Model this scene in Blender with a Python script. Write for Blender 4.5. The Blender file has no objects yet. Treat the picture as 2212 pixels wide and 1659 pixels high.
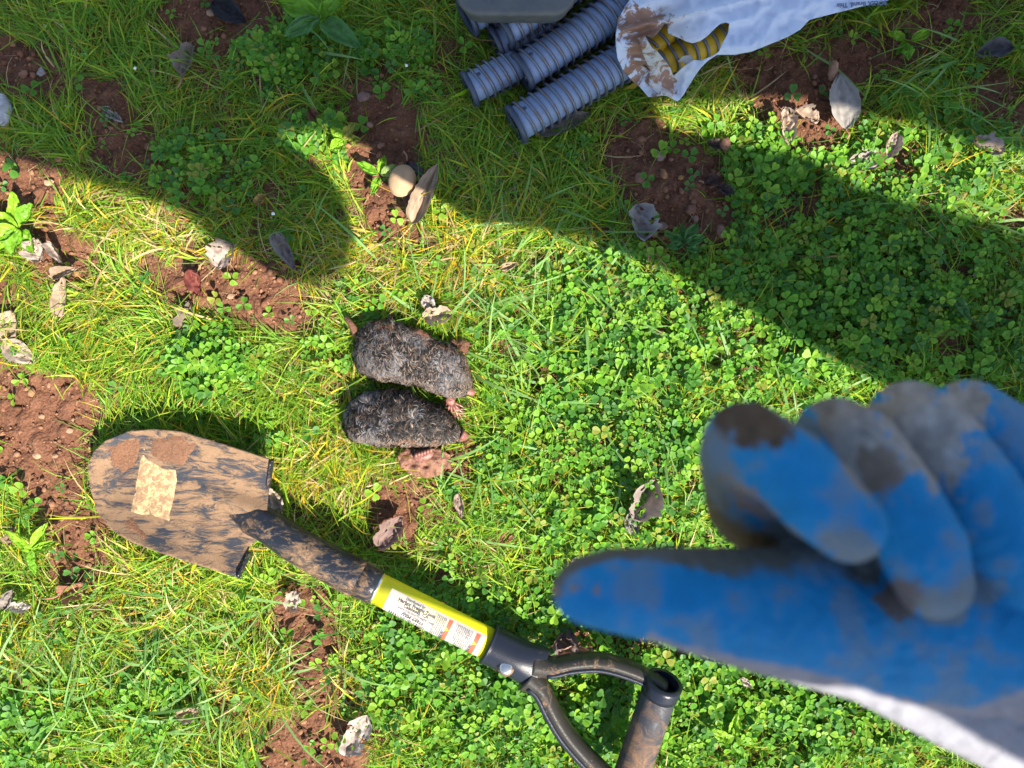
import bpy, math, random
import numpy as np
from mathutils import Vector, Matrix
from mathutils.geometry import delaunay_2d_cdt

SC = bpy.context.scene
C = SC.collection
R = math.radians
random.seed(7)
RG = np.random.default_rng(7)

# ------------------------------------------------------------------ camera, sky, sun
S = 2100.0            # drawing units per metre on the ground
CAMH = 0.79
cam = bpy.data.cameras.new('camera')
camo = bpy.data.objects.new('camera', cam); C.objects.link(camo)
camo.location = (0, 0, CAMH)
cam.sensor_width = 36; cam.lens = 18.0 * CAMH / (1106.0 / S)
cam.clip_start = 0.01; cam.clip_end = 200
cam.dof.use_dof = True; cam.dof.focus_distance = CAMH - 0.02
cam.dof.aperture_fstop = 7.8
SC.camera = camo
SUN_EL = 50.0
SDX, SDY = 0.60, -0.80                      # horizontal direction towards the sun
w = bpy.data.worlds.new('World'); SC.world = w; w.use_nodes = True
nt = w.node_tree; nt.nodes.clear()
sky = nt.nodes.new('ShaderNodeTexSky'); sky.sky_type = 'NISHITA'; sky.sun_disc = False
sky.sun_elevation = R(SUN_EL); sky.sun_rotation = math.atan2(SDX, SDY)
bg = nt.nodes.new('ShaderNodeBackground'); bg.inputs[1].default_value = 0.10
wo = nt.nodes.new('ShaderNodeOutputWorld')
nt.links.new(sky.outputs[0], bg.inputs[0]); nt.links.new(bg.outputs[0], wo.inputs[0])
sl = bpy.data.lights.new('sun', 'SUN'); sl.energy = 5.0; sl.angle = R(0.45); sl.color = (1.0, 0.93, 0.82)
so = bpy.data.objects.new('sun', sl); C.objects.link(so)
hl = math.hypot(SDX, SDY)
sv = Vector((SDX / hl * math.cos(R(SUN_EL)), SDY / hl * math.cos(R(SUN_EL)), math.sin(R(SUN_EL))))
so.rotation_euler = sv.to_track_quat('Z', 'Y').to_euler(); so.location = sv * 5
SC.view_settings.view_transform = 'Standard'; SC.view_settings.look = 'None'
SC.view_settings.exposure = 1.4; SC.view_settings.gamma = 1
SC.render.engine = 'CYCLES'

# ------------------------------------------------------------------ helpers
def P(px, py, h=0.0):
    k = (CAMH - h) / CAMH / S
    return Vector(((px - 1106) * k, (830 - py) * k, h))

def tag(o, label=None, cat=None, group=None, kind=None):
    if label: o['label'] = label
    if cat: o['category'] = cat
    if group: o['group'] = group
    if kind: o['kind'] = kind
    return o

def empty(name, loc, label, cat, group=None):
    o = bpy.data.objects.new(name, None); C.objects.link(o); o.location = loc
    o.empty_display_size = 0.02
    return tag(o, label, cat, group)

def adopt(o, parent):
    o.parent = parent
    o.matrix_parent_inverse = Matrix.Translation(-Vector(parent.location))

def npmesh(name, V, F, mat, parent=None, col=None, smooth=True):
    """V (n,3); F (m,k) int array or list of such arrays; col (n,3) point colours"""
    V = np.asarray(V, np.float32).reshape(-1, 3)
    if not isinstance(F, list): F = [F]
    F = [np.asarray(f, np.int32) for f in F if len(f)]
    me = bpy.data.meshes.new(name)
    me.vertices.add(len(V)); me.vertices.foreach_set('co', V.ravel())
    idx = np.concatenate([f.ravel() for f in F])
    tot = np.concatenate([np.full(len(f), f.shape[1], np.int32) for f in F])
    st = np.concatenate([[0], np.cumsum(tot)[:-1]]).astype(np.int32)
    me.loops.add(len(idx)); me.loops.foreach_set('vertex_index', idx)
    me.polygons.add(len(tot)); me.polygons.foreach_set('loop_start', st); me.polygons.foreach_set('loop_total', tot)
    me.polygons.foreach_set('use_smooth', np.full(len(tot), smooth, bool))
    me.update(calc_edges=True)
    if col is not None:
        a = me.color_attributes.new('Col', 'FLOAT_COLOR', 'POINT')
        c4 = np.ones((len(V), 4), np.float32); c4[:, :3] = col
        a.data.foreach_set('color', c4.ravel())
    me.validate()
    me.materials.append(mat)
    o = bpy.data.objects.new(name, me); C.objects.link(o)
    if parent is not None: adopt(o, parent)
    return o

TAB = RG.random((256, 256))
def vn(x, y, seed=0):
    x = np.asarray(x, float) + seed * 17.31; y = np.asarray(y, float) + seed * 7.77
    xi = np.floor(x).astype(int); yi = np.floor(y).astype(int)
    fx = x - xi; fy = y - yi; fx = fx * fx * (3 - 2 * fx); fy = fy * fy * (3 - 2 * fy)
    g = lambda a, b: TAB[(a + seed * 31) % 256, (b + seed * 57) % 256]
    return (g(xi, yi) * (1 - fx) + g(xi + 1, yi) * fx) * (1 - fy) + (g(xi, yi + 1) * (1 - fx) + g(xi + 1, yi + 1) * fx) * fy
def fbm(x, y, seed=0, o=4):
    r = 0; a = 0.5; t = 0
    for i in range(o):
        r = r + a * vn(np.asarray(x) * 2 ** i, np.asarray(y) * 2 ** i, seed + i); t += a; a *= 0.5
    return r / t

def inpoly(px, py, poly):
    px = np.asarray(px, float); py = np.asarray(py, float)
    r = np.zeros(px.shape, bool); n = len(poly)
    for i in range(n):
        x1, y1 = poly[i]; x2, y2 = poly[(i + 1) % n]
        c = ((y1 > py) != (y2 > py)) & (px < (x2 - x1) * (py - y1) / (y2 - y1 + 1e-9) + x1)
        r ^= c
    return r

# ------------------------------------------------------------------ materials
def mat(name, base=(0.5, 0.5, 0.5), rough=0.6, metal=0.0, spec=0.5):
    m = bpy.data.materials.new(name); m.use_nodes = True
    b = m.node_tree.nodes['Principled BSDF']
    b.inputs['Base Color'].default_value = (*base, 1); b.inputs['Roughness'].default_value = rough
    b.inputs['Metallic'].default_value = metal; b.inputs['Specular IOR Level'].default_value = spec
    return m
def N(m, t, **kw):
    n = m.node_tree.nodes.new(t)
    for k, v in kw.items(): setattr(n, k, v)
    return n
def L(m, a, b): m.node_tree.links.new(a, b)
def bsdf(m): return m.node_tree.nodes['Principled BSDF']
def outn(m): return m.node_tree.nodes['Material Output']
def noise(m, scale, detail=6, rough=0.6, vec=None, dist=0.0):
    n = N(m, 'ShaderNodeTexNoise'); n.inputs['Scale'].default_value = scale
    n.inputs['Detail'].default_value = detail; n.inputs['Roughness'].default_value = rough
    n.inputs['Distortion'].default_value = dist
    if vec is None:
        tc = N(m, 'ShaderNodeTexCoord'); vec = tc.outputs['Object']
    L(m, vec, n.inputs['Vector']); return n
def ramp(m, fac, stops, interp='LINEAR'):
    r = N(m, 'ShaderNodeValToRGB'); r.color_ramp.interpolation = interp
    e = r.color_ramp.elements
    while len(e) < len(stops): e.new(0.5)
    for i, (p, c) in enumerate(stops):
        e[i].position = p; e[i].color = (*c, 1) if len(c) == 3 else c
    L(m, fac, r.inputs[0]); return r
def mixc(m, fac, a, b):
    x = N(m, 'ShaderNodeMix', data_type='RGBA')
    if isinstance(fac, (int, float)): x.inputs[0].default_value = fac
    else: L(m, fac, x.inputs[0])
    for v, i in ((a, 6), (b, 7)):
        if isinstance(v, tuple): x.inputs[i].default_value = (*v, 1)
        else: L(m, v, x.inputs[i])
    return x.outputs[2]
def bump(m, h, strength=0.5, dist=0.002, prev=None):
    b = N(m, 'ShaderNodeBump'); b.inputs['Strength'].default_value = strength; b.inputs['Distance'].default_value = dist
    L(m, h, b.inputs['Height'])
    if prev is not None: L(m, prev, b.inputs['Normal'])
    L(m, b.outputs[0], bsdf(m).inputs['Normal']); return b.outputs[0]
def vcol(m):
    a = N(m, 'ShaderNodeVertexColor', layer_name='Col'); return a.outputs[0]

def leafmat(name, rough=0.45, trans=0.35, gain=(1.2, 1.35, 0.6)):
    m = mat(name, rough=rough); b = bsdf(m); c = vcol(m); L(m, c, b.inputs['Base Color'])
    b.inputs['Specular IOR Level'].default_value = .28
    t = N(m, 'ShaderNodeBsdfTranslucent')
    mu = N(m, 'ShaderNodeMix', data_type='RGBA', blend_type='MULTIPLY'); mu.inputs[0].default_value = 1
    L(m, c, mu.inputs[6]); mu.inputs[7].default_value = (*gain, 1)
    L(m, mu.outputs[2], t.inputs['Color'])
    mx = N(m, 'ShaderNodeMixShader'); mx.inputs[0].default_value = trans
    L(m, b.outputs[0], mx.inputs[1]); L(m, t.outputs[0], mx.inputs[2]); L(m, mx.outputs[0], outn(m).inputs[0])
    return m
M_grass = leafmat('grass_blade', 0.5, 0.38)
M_clover = leafmat('clover_leaf', 0.5, 0.35)
M_weed = leafmat('weed_leaf', 0.42, 0.25)
M_dead = leafmat('dead_leaf', 0.7, 0.18, (1.1, 0.95, 0.8))
n1 = noise(M_dead, 260, 6, 0.65)
bump(M_dead, n1.outputs[0], 0.5, 0.0012)

def soilmat():
    m = mat('soil', rough=0.92, spec=0.2)
    a = noise(m, 28, 8, 0.7); b = noise(m, 420, 6, 0.7)
    c1 = ramp(m, a.outputs[0], [(0.3, (0.125, 0.053, 0.030)), (0.55, (0.20, 0.092, 0.052)), (0.75, (0.28, 0.145, 0.085))])
    c2 = ramp(m, b.outputs[0], [(0.3, (0.45, 0.45, 0.45)), (0.7, (1.15, 1.12, 1.1))])
    mu = N(m, 'ShaderNodeMix', data_type='RGBA', blend_type='MULTIPLY'); mu.inputs[0].default_value = 1
    L(m, c1.outputs[0], mu.inputs[6]); L(m, c2.outputs[0], mu.inputs[7]); L(m, mu.outputs[2], bsdf(m).inputs['Base Color'])
    v = N(m, 'ShaderNodeTexVoronoi'); v.inputs['Scale'].default_value = 260
    tc = N(m, 'ShaderNodeTexCoord'); L(m, tc.outputs['Object'], v.inputs['Vector'])
    p = bump(m, v.outputs['Distance'], 0.6, -0.003)
    bump(m, b.outputs[0], 0.8, 0.002, p)
    return m
M_soil = soilmat()
M_crumb = mat('soil_crumb', rough=0.95, spec=0.15)
L(M_crumb, vcol(M_crumb), bsdf(M_crumb).inputs['Base Color'])
bump(M_crumb, noise(M_crumb, 900, 4).outputs[0], 0.7, 0.001)
M_stone = mat('stone', rough=0.8)
nn = noise(M_stone, 160, 8, 0.7)
mu = N(M_stone, 'ShaderNodeMix', data_type='RGBA', blend_type='MULTIPLY'); mu.inputs[0].default_value = 1
L(M_stone, vcol(M_stone), mu.inputs[6]); L(M_stone, ramp(M_stone, nn.outputs[0], [(0.3, (0.5, 0.48, 0.45)), (0.7, (1.2, 1.2, 1.2))]).outputs[0], mu.inputs[7])
L(M_stone, mu.outputs[2], bsdf(M_stone).inputs['Base Color']); bump(M_stone, nn.outputs[0], 0.6, 0.002)

# ------------------------------------------------------------------ plan of the lawn (drawing units)
SOIL = [
 [(-80, 60), (110, 95), (155, 165), (130, 215), (60, 225), (-80, 200)],
 [(420, -60), (610, -60), (625, 40), (560, 95), (455, 130), (385, 85), (340, 20)],
 [(185, 195), (262, 175), (335, 255), (350, 345), (275, 385), (210, 365), (190, 290)],
 [(-60, 290), (85, 330), (150, 400), (120, 440), (70, 470), (-60, 440)],
 [(55, 480), (205, 520), (215, 600), (150, 610), (110, 640), (60, 560)],
 [(300, 575), (450, 560), (560, 560), (640, 610), (675, 735), (640, 760), (560, 690), (450, 645), (330, 650)],
 [(30, 850), (100, 800), (190, 820), (235, 890), (205, 960), (185, 1060), (235, 1150), (215, 1240), (130, 1240), (95, 1120), (60, 1040), (-60, 1040), (-60, 880)],
 [(100, 1210), (190, 1230), (200, 1300), (150, 1310), (110, 1280)],
 [(735, 165), (850, 160), (905, 240), (915, 330), (900, 420), (870, 520), (800, 490), (760, 400), (740, 290)],
 [(1280, 255), (1330, 235), (1480, 285), (1540, 350), (1600, 430), (1575, 520), (1440, 575), (1375, 510), (1335, 390), (1290, 330)],
 [(1560, 125), (1900, 60), (2090, -60), (2110, 60), (1960, 140), (1870, 200), (1850, 290), (1730, 350), (1640, 240)],
 [(785, 1040), (900, 1035), (915, 1120), (880, 1190), (795, 1180)],
 [(590, 1275), (700, 1285), (735, 1385), (700, 1455), (615, 1435), (600, 1350)],
 [(580, 1560), (720, 1535), (790, 1590), (790, 1720), (580, 1720)],
 [(1190, 1350), (1290, 1350), (1300, 1425), (1200, 1430)],
 [(-60, 600), (35, 610), (50, 700), (-60, 700)], [(-60, 770), (60, 780), (70, 850), (-60, 850)],
 [(2080, 120), (2260, 200), (2260, 330), (2100, 250)], [(1890, 330), (1990, 350), (1960, 390), (1880, 370)],
 [(640, 1440), (760, 1480), (740, 1530), (640, 1520)], [(2120, 440), (2260, 450), (2260, 500), (2130, 480)],
 [(930, 60), (1010, 100), (1000, 190), (950, 170)],
]
CLOV = [(1500, 720, 420, 210, 1.0), (1900, 640, 420, 260, 1.0), (1350, 1000, 330, 230, .9), (1150, 1480, 340, 220, 1.1), (1000, 1330, 170, 110, .9),
 (1650, 1450, 400, 250, 1.), (470, 790, 110, 80, 1.0), (1850, 400, 300, 170, 1.0), (600, 115, 110, 70, 1.2), (440, 370, 120, 75, 1.0), (850, 110, 90, 70, .8),
 (1200, 860, 190, 170, .7), (700, 300, 90, 55, .7), (1640, 330, 70, 70, 1.0), (60, 1560, 200, 160, .5), (340, 1520, 240, 130, .5), (700, 760, 60, 60, .6),
 (150, 1350, 90, 80, .5), (940, 190, 60, 50, .6), (1560, 620, 130, 90, 1.0), (1250, 330, 70, 60, .5), (2050, 820, 250, 120, .6), (590, 950, 120, 50, .4), (820, 640, 110, 60, .35)]
DRY = [(880, 540, 240, 90, 1.0), (1020, 560, 90, 60, 1.2), (700, 1010, 160, 110, .8), (620, 1480, 180, 110, .9), (320, 520, 220, 100, .7),
 (300, 1290, 260, 120, .5), (250, 640, 160, 90, .5), (30, 1450, 110, 90, .8), (1560, 170, 90, 60, .8), (760, 900, 120, 120, .4), (1450, 1200, 120, 90, .5), (1980, 420, 200, 60, .6), (700, 640, 90, 70, .6), (620,1200,120,60,.5)]
COARSE = [(1120, 760, 260, 170, 1.0), (1240, 620, 220, 90, .8), (300, 1480, 330, 170, 1.3), (1210, 470, 110, 90, 1.0), (1050, 1000, 160, 120, .7), (150, 820, 0.1, 1, 0), (1950, 150, 220, 150, .5),
 (1550, 900, 260, 120, .4), (2050, 400, 200, 120, .5), (620, 60, 160, 90, .5)]

def gs(lst, px, py):
    r = np.zeros(np.shape(px))
    for cx, cy, rx, ry, a in lst: r = np.maximum(r, a * np.exp(-(((px - cx) / rx) ** 2 + ((py - cy) / ry) ** 2)))
    return r
def soilmask(px, py):
    dx = (fbm(px / 45., py / 45., 3) - .5) * 75; dy = (fbm(px / 45., py / 45., 9) - .5) * 75
    r = np.zeros(np.shape(px), bool)
    for p in SOIL: r |= inpoly(px + dx, py + dy, p)
    # bare spots beyond the picture and thin little gaps within the turf
    r |= fbm(px / 95., py / 95., 21) > 0.765
    return r

BLADE = [(583, 995), (520, 974), (450, 952), (390, 934), (330, 928), (275, 934), (228, 953), (202, 976), (189, 1008), (195, 1055), (210, 1105), (238, 1142), (282, 1170), (350, 1195), (425, 1219), (511, 1246), (540, 1180), (575, 1150), (578, 1080)]
MOLE1 = [(770, 740), (788, 708), (820, 692), (872, 705), (924, 735), (986, 755), (1018, 805), (1020, 842), (964, 857), (924, 839), (872, 827), (800, 814), (775, 795)]
MOLE2 = [(745, 905), (778, 858), (848, 845), (912, 872), (968, 893), (1000, 935), (990, 952), (900, 964), (812, 961), (760, 945)]
NECK = [(560, 1090), (640, 1130), (800, 1215), (1080, 1365), (1170, 1410), (1190, 1440), (1400, 1450), (1470, 1490), (1400, 1720), (1320, 1720), (1370, 1500), (1200, 1490), (1350, 1700), (1280, 1700), (1150, 1500), (1050, 1450), (790, 1300), (580, 1180)]
BAGO = [(1360, 0), (1350, 15), (1336, 41), (1330, 74), (1330, 100), (1334, 126), (1347, 156), (1354, 162), (1367, 177), (1382, 188), (1401, 210), (1419, 208), (1438, 206), (1453, 214), (1464, 220), (1477, 205), (1484, 192), (1497, 171), (1512, 149), (1529, 132), (1549, 119), (1587, 119), (1624, 112), (1661, 97), (1701, 80), (1729, 64), (1749, 43), (1830, 22), (1921, 0), (2100, -60), (2300, -130), (2300, -420), (1400, -420), (1370, -100)]
TUBES_COVER = [(1000, 0), (995, 60), (1060, 110), (1000, 200), (1030, 225), (1120, 200), (1100, 250), (1130, 305), (1380, 180), (1500, 100), (1500, -200), (1000, -200)]
COVERS = [BLADE, MOLE1, MOLE2, NECK, BAGO, TUBES_COVER]
def cover(px, py):
    r = np.zeros(np.shape(px), bool)
    for p in COVERS: r |= inpoly(px, py, p)
    return r
def capz(V, cap=0.011):
    """press plants down where something heavy lies on them"""
    px = V[..., 0] * S * CAMH / (CAMH - .02) + 1106; py = 830 - V[..., 1] * S * CAMH / (CAMH - .02)
    m = cover(px, py)
    V[..., 2] = np.where(m, np.minimum(V[..., 2], cap), V[..., 2])
    return V

def gz(x, y):
    px = x * S + 1106; py = 830 - y * S
    return (fbm(x * 9, y * 9, 5) - .5) * .022 + (fbm(x * 60, y * 60, 11) - .5) * .006 - 0.004

# ------------------------------------------------------------------ ground
def build_ground():
    xs = np.concatenate([[-60, -20, -8, -4, -2.4, -1.6, -1.1, -.85], np.arange(-.7, .7001, .0032), [.85, 1.1, 1.6, 2.4, 4, 8, 20, 60]])
    ys = np.concatenate([[-60, -20, -8, -4, -2.4, -1.6, -1.1, -.8], np.arange(-.55, .5501, .0032), [.8, 1.1, 1.6, 2.4, 4, 8, 20, 60]])
    X, Y = np.meshgrid(xs, ys)
    near = np.clip(1.6 - np.maximum(np.abs(X) / .7, np.abs(Y) / .55), 0, 1); near = np.minimum(near * 1.6, 1)
    Z = gz(X, Y) * near
    px = X * S + 1106; py = 830 - Y * S
    smk = soilmask(px, py)
    crumb = (fbm(X * 190, Y * 190, 14, 3) - .5) * .009 + np.abs(fbm(X * 75, Y * 75, 15, 2) - .5) * .014
    Z += np.where(smk, crumb, crumb * .4) * (near > 0.9)
    nx, ny = len(xs), len(ys)
    V = np.stack([X, Y, Z], -1).reshape(-1, 3)
    i = np.arange(nx * ny).reshape(ny, nx)
    F = np.stack([i[:-1, :-1], i[:-1, 1:], i[1:, 1:], i[1:, :-1]], -1).reshape(-1, 4)
    o = npmesh('ground', V, F, M_soil)
    tag(o, 'reddish brown bare earth under the lawn', 'ground', kind='structure')
build_ground()

# sampling over the plot: dense in view, thinning outwards
def sample(n, x0=-150, x1=2362, y0=-150, y1=1810):
    return RG.uniform(x0, x1, n), RG.uniform(y0, y1, n)
def ring(n, rad=1.9):
    x = RG.uniform(-rad, rad, n); y = RG.uniform(-rad, rad, n)
    m = ~((np.abs(x) < .60) & (np.abs(y) < .46))
    return x[m] * S + 1106, 830 - y[m] * S

def pick(cols, n):
    cols = np.array(cols); return cols[RG.integers(0, len(cols), n)]

def blades(px, py, ang, ln, wd, e0, e1, col0, col1, K=4, z0=-.003, bend=0.0):
    n = len(px); x = (px - 1106) / S; y = (830 - py) / S
    pos = np.stack([x, y, gz(x, y) + z0], -1); pts = [pos]
    for k in range(K):
        t = (k + .5) / K
        e = e0 + (e1 - e0) * t; a = ang + bend * t
        ds = ln / K
        pos = pos + np.stack([np.cos(a) * np.cos(e), np.sin(a) * np.cos(e), np.sin(e)], -1) * ds[:, None]
        pts.append(pos)
    pts = np.stack(pts, 1)
    roll = RG.normal(0, .6, n)
    side = np.stack([-np.sin(ang) * np.cos(roll), np.cos(ang) * np.cos(roll), np.sin(roll)], -1)
    t = np.linspace(0, 1, K + 1)
    wt = np.clip(np.where(t < .35, .75 + .25 * t / .35, 1 - ((t - .35) / .65) ** 1.8), .05, 1)
    off = side[:, None, :] * (wd[:, None] * wt[None, :])[..., None] * .5
    V = np.stack([pts - off, pts + off], 2)
    V[..., 2] = np.maximum(V[..., 2], gz(V[..., 0], V[..., 1]) + .0015)
    V = capz(V)
    V = V.reshape(-1, 3)
    base = (np.arange(n) * (K + 1) * 2)[:, None]
    F = np.concatenate([(base + np.array([2 * k, 2 * k + 1, 2 * k + 3, 2 * k + 2]))[:, None, :] for k in range(K)], 1).reshape(-1, 4)
    tt = np.repeat(t, 2)[None, :, None]
    col = (col0[:, None, :] * (1 - tt) + col1[:, None, :] * tt).reshape(-1, 3)
    return V, F, col

def merge(parts):
    Vs, Fs, Cs = [], [], []; o = 0
    for V, F, c in parts:
        Vs.append(V); Fs.append(F + o); Cs.append(c); o += len(V)
    return np.concatenate(Vs), np.concatenate(Fs), np.concatenate(Cs)

G_GREEN = [(.15, .31, .022), (.20, .35, .024), (.10, .24, .022), (.28, .41, .03), (.14, .30, .034)]
G_YEL = [(.46, .45, .03), (.38, .45, .025), (.52, .40, .03), (.55, .33, .02)]
G_STRAW = [(.50, .38, .19), (.42, .33, .18), (.56, .44, .25), (.36, .25, .13)]
G_COARSE = [(.17, .33, .08), (.21, .37, .10), (.14, .29, .07), (.27, .42, .15)]

def make_grass():
    parts = []
    # tufts
    for (nt_, per, inner) in ((11500, 13, True), (8000, 8, False)):
        cx, cy = sample(nt_) if inner else ring(nt_)
        smk = soilmask(cx, cy); cl = gs(CLOV, cx, cy); dry = gs(DRY, cx, cy)
        keep = RG.random(len(cx)) < np.where(smk, .045, np.clip(1.1 - .75 * cl, .22, 1))
        cx, cy = cx[keep], cy[keep]
        m = len(cx)
        ta = (fbm(cx / 300., cy / 300., 31, 2) - .5) * 9 + RG.normal(0, .9, m)   # lean direction of each tuft
        bx = np.repeat(cx, per) + RG.normal(0, 8, m * per); by = np.repeat(cy, per) + RG.normal(0, 8, m * per)
        n = m * per
        ang = np.repeat(ta, per) + RG.normal(0, 1.0, n)
        thick = np.repeat(RG.random(m), per)
        ln = RG.gamma(6, .0052, n) * (1 + .35 * np.repeat(fbm(cx / 120., cy / 120., 40, 2) - .5, per) * 2)
        ln = np.clip(ln, .012, .062)
        wd = np.where(thick > .62, RG.uniform(.0013, .0023, n), RG.uniform(.0007, .0013, n))
        if not inner: wd *= 2.6; ln *= 1.2
        e0 = RG.uniform(.5, 1.25, n); e1 = RG.uniform(-.35, .45, n)
        dry = gs(DRY, bx, by) ; r = RG.random(n)
        c0 = pick(G_GREEN, n)
        yel = r < .06 + .26 * dry; st = (r > .965 - .30 * dry)
        c0 = np.where(yel[:, None], pick(G_YEL, n), c0); c0 = np.where(st[:, None], pick(G_STRAW, n), c0)
        c0 = c0 * RG.uniform(.8, 1.25, (n, 1))
        tip = c0 * np.array([1.15, 1.1, 1.0])
        yt = RG.random(n) < .10
        tip = np.where(yt[:, None], np.array([.45, .30, .04]), tip)
        tx_ = bx + np.cos(ang) * ln * S * .75; ty2 = by - np.sin(ang) * ln * S * .75
        kk = ~(soilmask(tx_, ty2) & (RG.random(n) < .86)) | (np.abs(bx - 1106) > 1400)
        bx, by, ang, ln, wd, e0, e1, c0, tip = bx[kk], by[kk], ang[kk], ln[kk], wd[kk], e0[kk], e1[kk], c0[kk], tip[kk]; n = len(bx)
        parts.append(blades(bx, by, ang, ln, wd, e0, e1, c0 * .9 + np.array([.03, .02, .006]), tip, 4, bend=RG.normal(0, .5, n)))
    V, F, c = merge(parts)
    o = npmesh('grass', V, F, M_grass, None, c, False)
    tag(o, 'fine green and yellowing lawn grass growing all over the ground', 'grass', kind='stuff')
    # dry straw lying low between the live plants
    n = 26000; px, py = sample(n); smk = soilmask(px, py)
    k = RG.random(n) < np.where(smk, .07, .25 + .75 * gs(DRY, px, py)); px, py = px[k], py[k]; n = len(px)
    V, F, c = blades(px, py, RG.uniform(0, 6.28, n), RG.uniform(.010, .032, n), RG.uniform(.0004, .0009, n), RG.uniform(.0, .5, n), RG.uniform(-.4, .1, n),
                     pick(G_STRAW, n) * RG.uniform(.7, 1.1, (n, 1)), pick(G_STRAW, n) * RG.uniform(.7, 1.2, (n, 1)), 3, z0=.001, bend=RG.normal(0, .8, n))
    o = npmesh('dead_grass', V, F, M_grass, None, c, False)
    tag(o, 'thin straw coloured dead grass stalks lying between the live plants', 'dead grass', kind='stuff')
    # coarse long blades
    n = 7500; px, py = sample(n); k = RG.random(n) < gs(COARSE, px, py) * .85 * (~soilmask(px, py)); px, py = px[k], py[k]; n = len(px)
    a = (fbm(px / 200., py / 200., 77, 2) - .5) * 8 + RG.normal(0, .9, n)
    V, F, c = blades(px, py, a, RG.uniform(.045, .10, n), RG.uniform(.0018, .0034, n), RG.uniform(.5, .9, n), RG.uniform(-.25, .15, n),
                     pick(G_COARSE, n) * .85, pick(G_COARSE, n) * RG.uniform(.9, 1.2, (n, 1)), 6, bend=RG.normal(0, .35, n))
    o = npmesh('coarse_grass', V, F, M_grass, None, c, False)
    tag(o, 'long broad blue green grass blades arching over the clover', 'grass', kind='stuff')
make_grass()

def make_clover():
    parts = []; stems = []
    half = np.array([(0, .0, 0), (.26, .30, .09), (.60, .49, .15), (.88, .42, .12), (1.0, .22, .06), (.94, .0, 0)])
    prof = np.concatenate([half, (half * np.array([1, -1, 1]))[1:5], np.array([[.5, 0, 0]])])     # 0..5 right side, 6..9 left, 10 centre
    tris = np.array([(0, 1, 10), (1, 2, 10), (2, 3, 10), (3, 4, 10), (4, 5, 10), (0, 10, 6), (6, 10, 7), (7, 10, 8), (8, 10, 9), (9, 10, 5)])
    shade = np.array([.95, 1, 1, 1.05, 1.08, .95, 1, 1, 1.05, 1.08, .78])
    for inner in (True, False):
        n = 42000 if inner else 16000
        px, py = sample(n) if inner else ring(n)
        n = len(px)
        smk = soilmask(px, py)
        wgt = gs(CLOV, px, py) if inner else fbm(px / 250., py / 250., 91) * 1.2 - .15
        patch = np.clip(1.5 * fbm(px / 70., py / 70., 51) - .05, .35, 1.1)
        k = RG.random(n) < np.where(smk, .02 + .04 * (wgt > .6), np.clip(wgt * 1.2 * patch + .012 - .12 * (wgt < .35), .012, 1)); px, py = px[k], py[k]; wgt = wgt[k]; n = len(px)
        x = (px - 1106) / S; y = (830 - py) / S
        h = RG.uniform(.008, .030, n) * np.clip(.55 + wgt * .5, .5, 1) * RG.uniform(.8, 1.15, n)
        size = RG.uniform(.0045, .0092, n) * (1 if inner else 1.4)
        size *= np.where(fbm(px / 160., py / 160., 66, 2) > .5, 1.0, .8)
        g = gz(x, y)
        c = np.stack([x, y, g + h], -1)
        c = capz(c, .009)
        a0 = RG.uniform(0, 6.28, n)
        tx = RG.normal(0, .30, n); ty = RG.normal(0, .30, n)
        base = pick([(.115, .285, .024), (.145, .33, .026), (.085, .235, .026), (.20, .36, .03), (.07, .195, .034)], n) * RG.uniform(.85, 1.2, (n, 1))
        yl = RG.random(n) < .04; base = np.where(yl[:, None], np.array([.25, .28, .04]), base)
        for j in range(3):
            a = a0 + j * 2.094 + RG.normal(0, .12, n)
            tilt = RG.normal(.10, .28, n)
            sz = size * RG.uniform(.85, 1.1, n)
            fold = RG.uniform(.2, 2.2, n)
            u = prof[:, 0][None, :] * sz[:, None] + .0008; v = prof[:, 1][None, :] * sz[:, None]; wv = prof[:, 2][None, :] * sz[:, None] * fold[:, None]
            uz = u * np.sin(tilt)[:, None] + wv; uh = u * np.cos(tilt)[:, None]
            vx = uh * np.cos(a)[:, None] - v * np.sin(a)[:, None]; vy = uh * np.sin(a)[:, None] + v * np.cos(a)[:, None]
            vz = uz + vx * tx[:, None] + vy * ty[:, None]
            V = np.stack([c[:, 0:1] + vx, c[:, 1:2] + vy, c[:, 2:3] + vz], -1).reshape(-1, 3)
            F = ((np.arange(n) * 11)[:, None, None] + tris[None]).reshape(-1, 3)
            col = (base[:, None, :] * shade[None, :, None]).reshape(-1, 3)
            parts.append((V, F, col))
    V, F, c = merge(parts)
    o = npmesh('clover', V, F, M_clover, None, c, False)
    tag(o, 'three lobed green clover leaves spread through the lawn', 'clover', kind='stuff')
make_clover()

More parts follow.
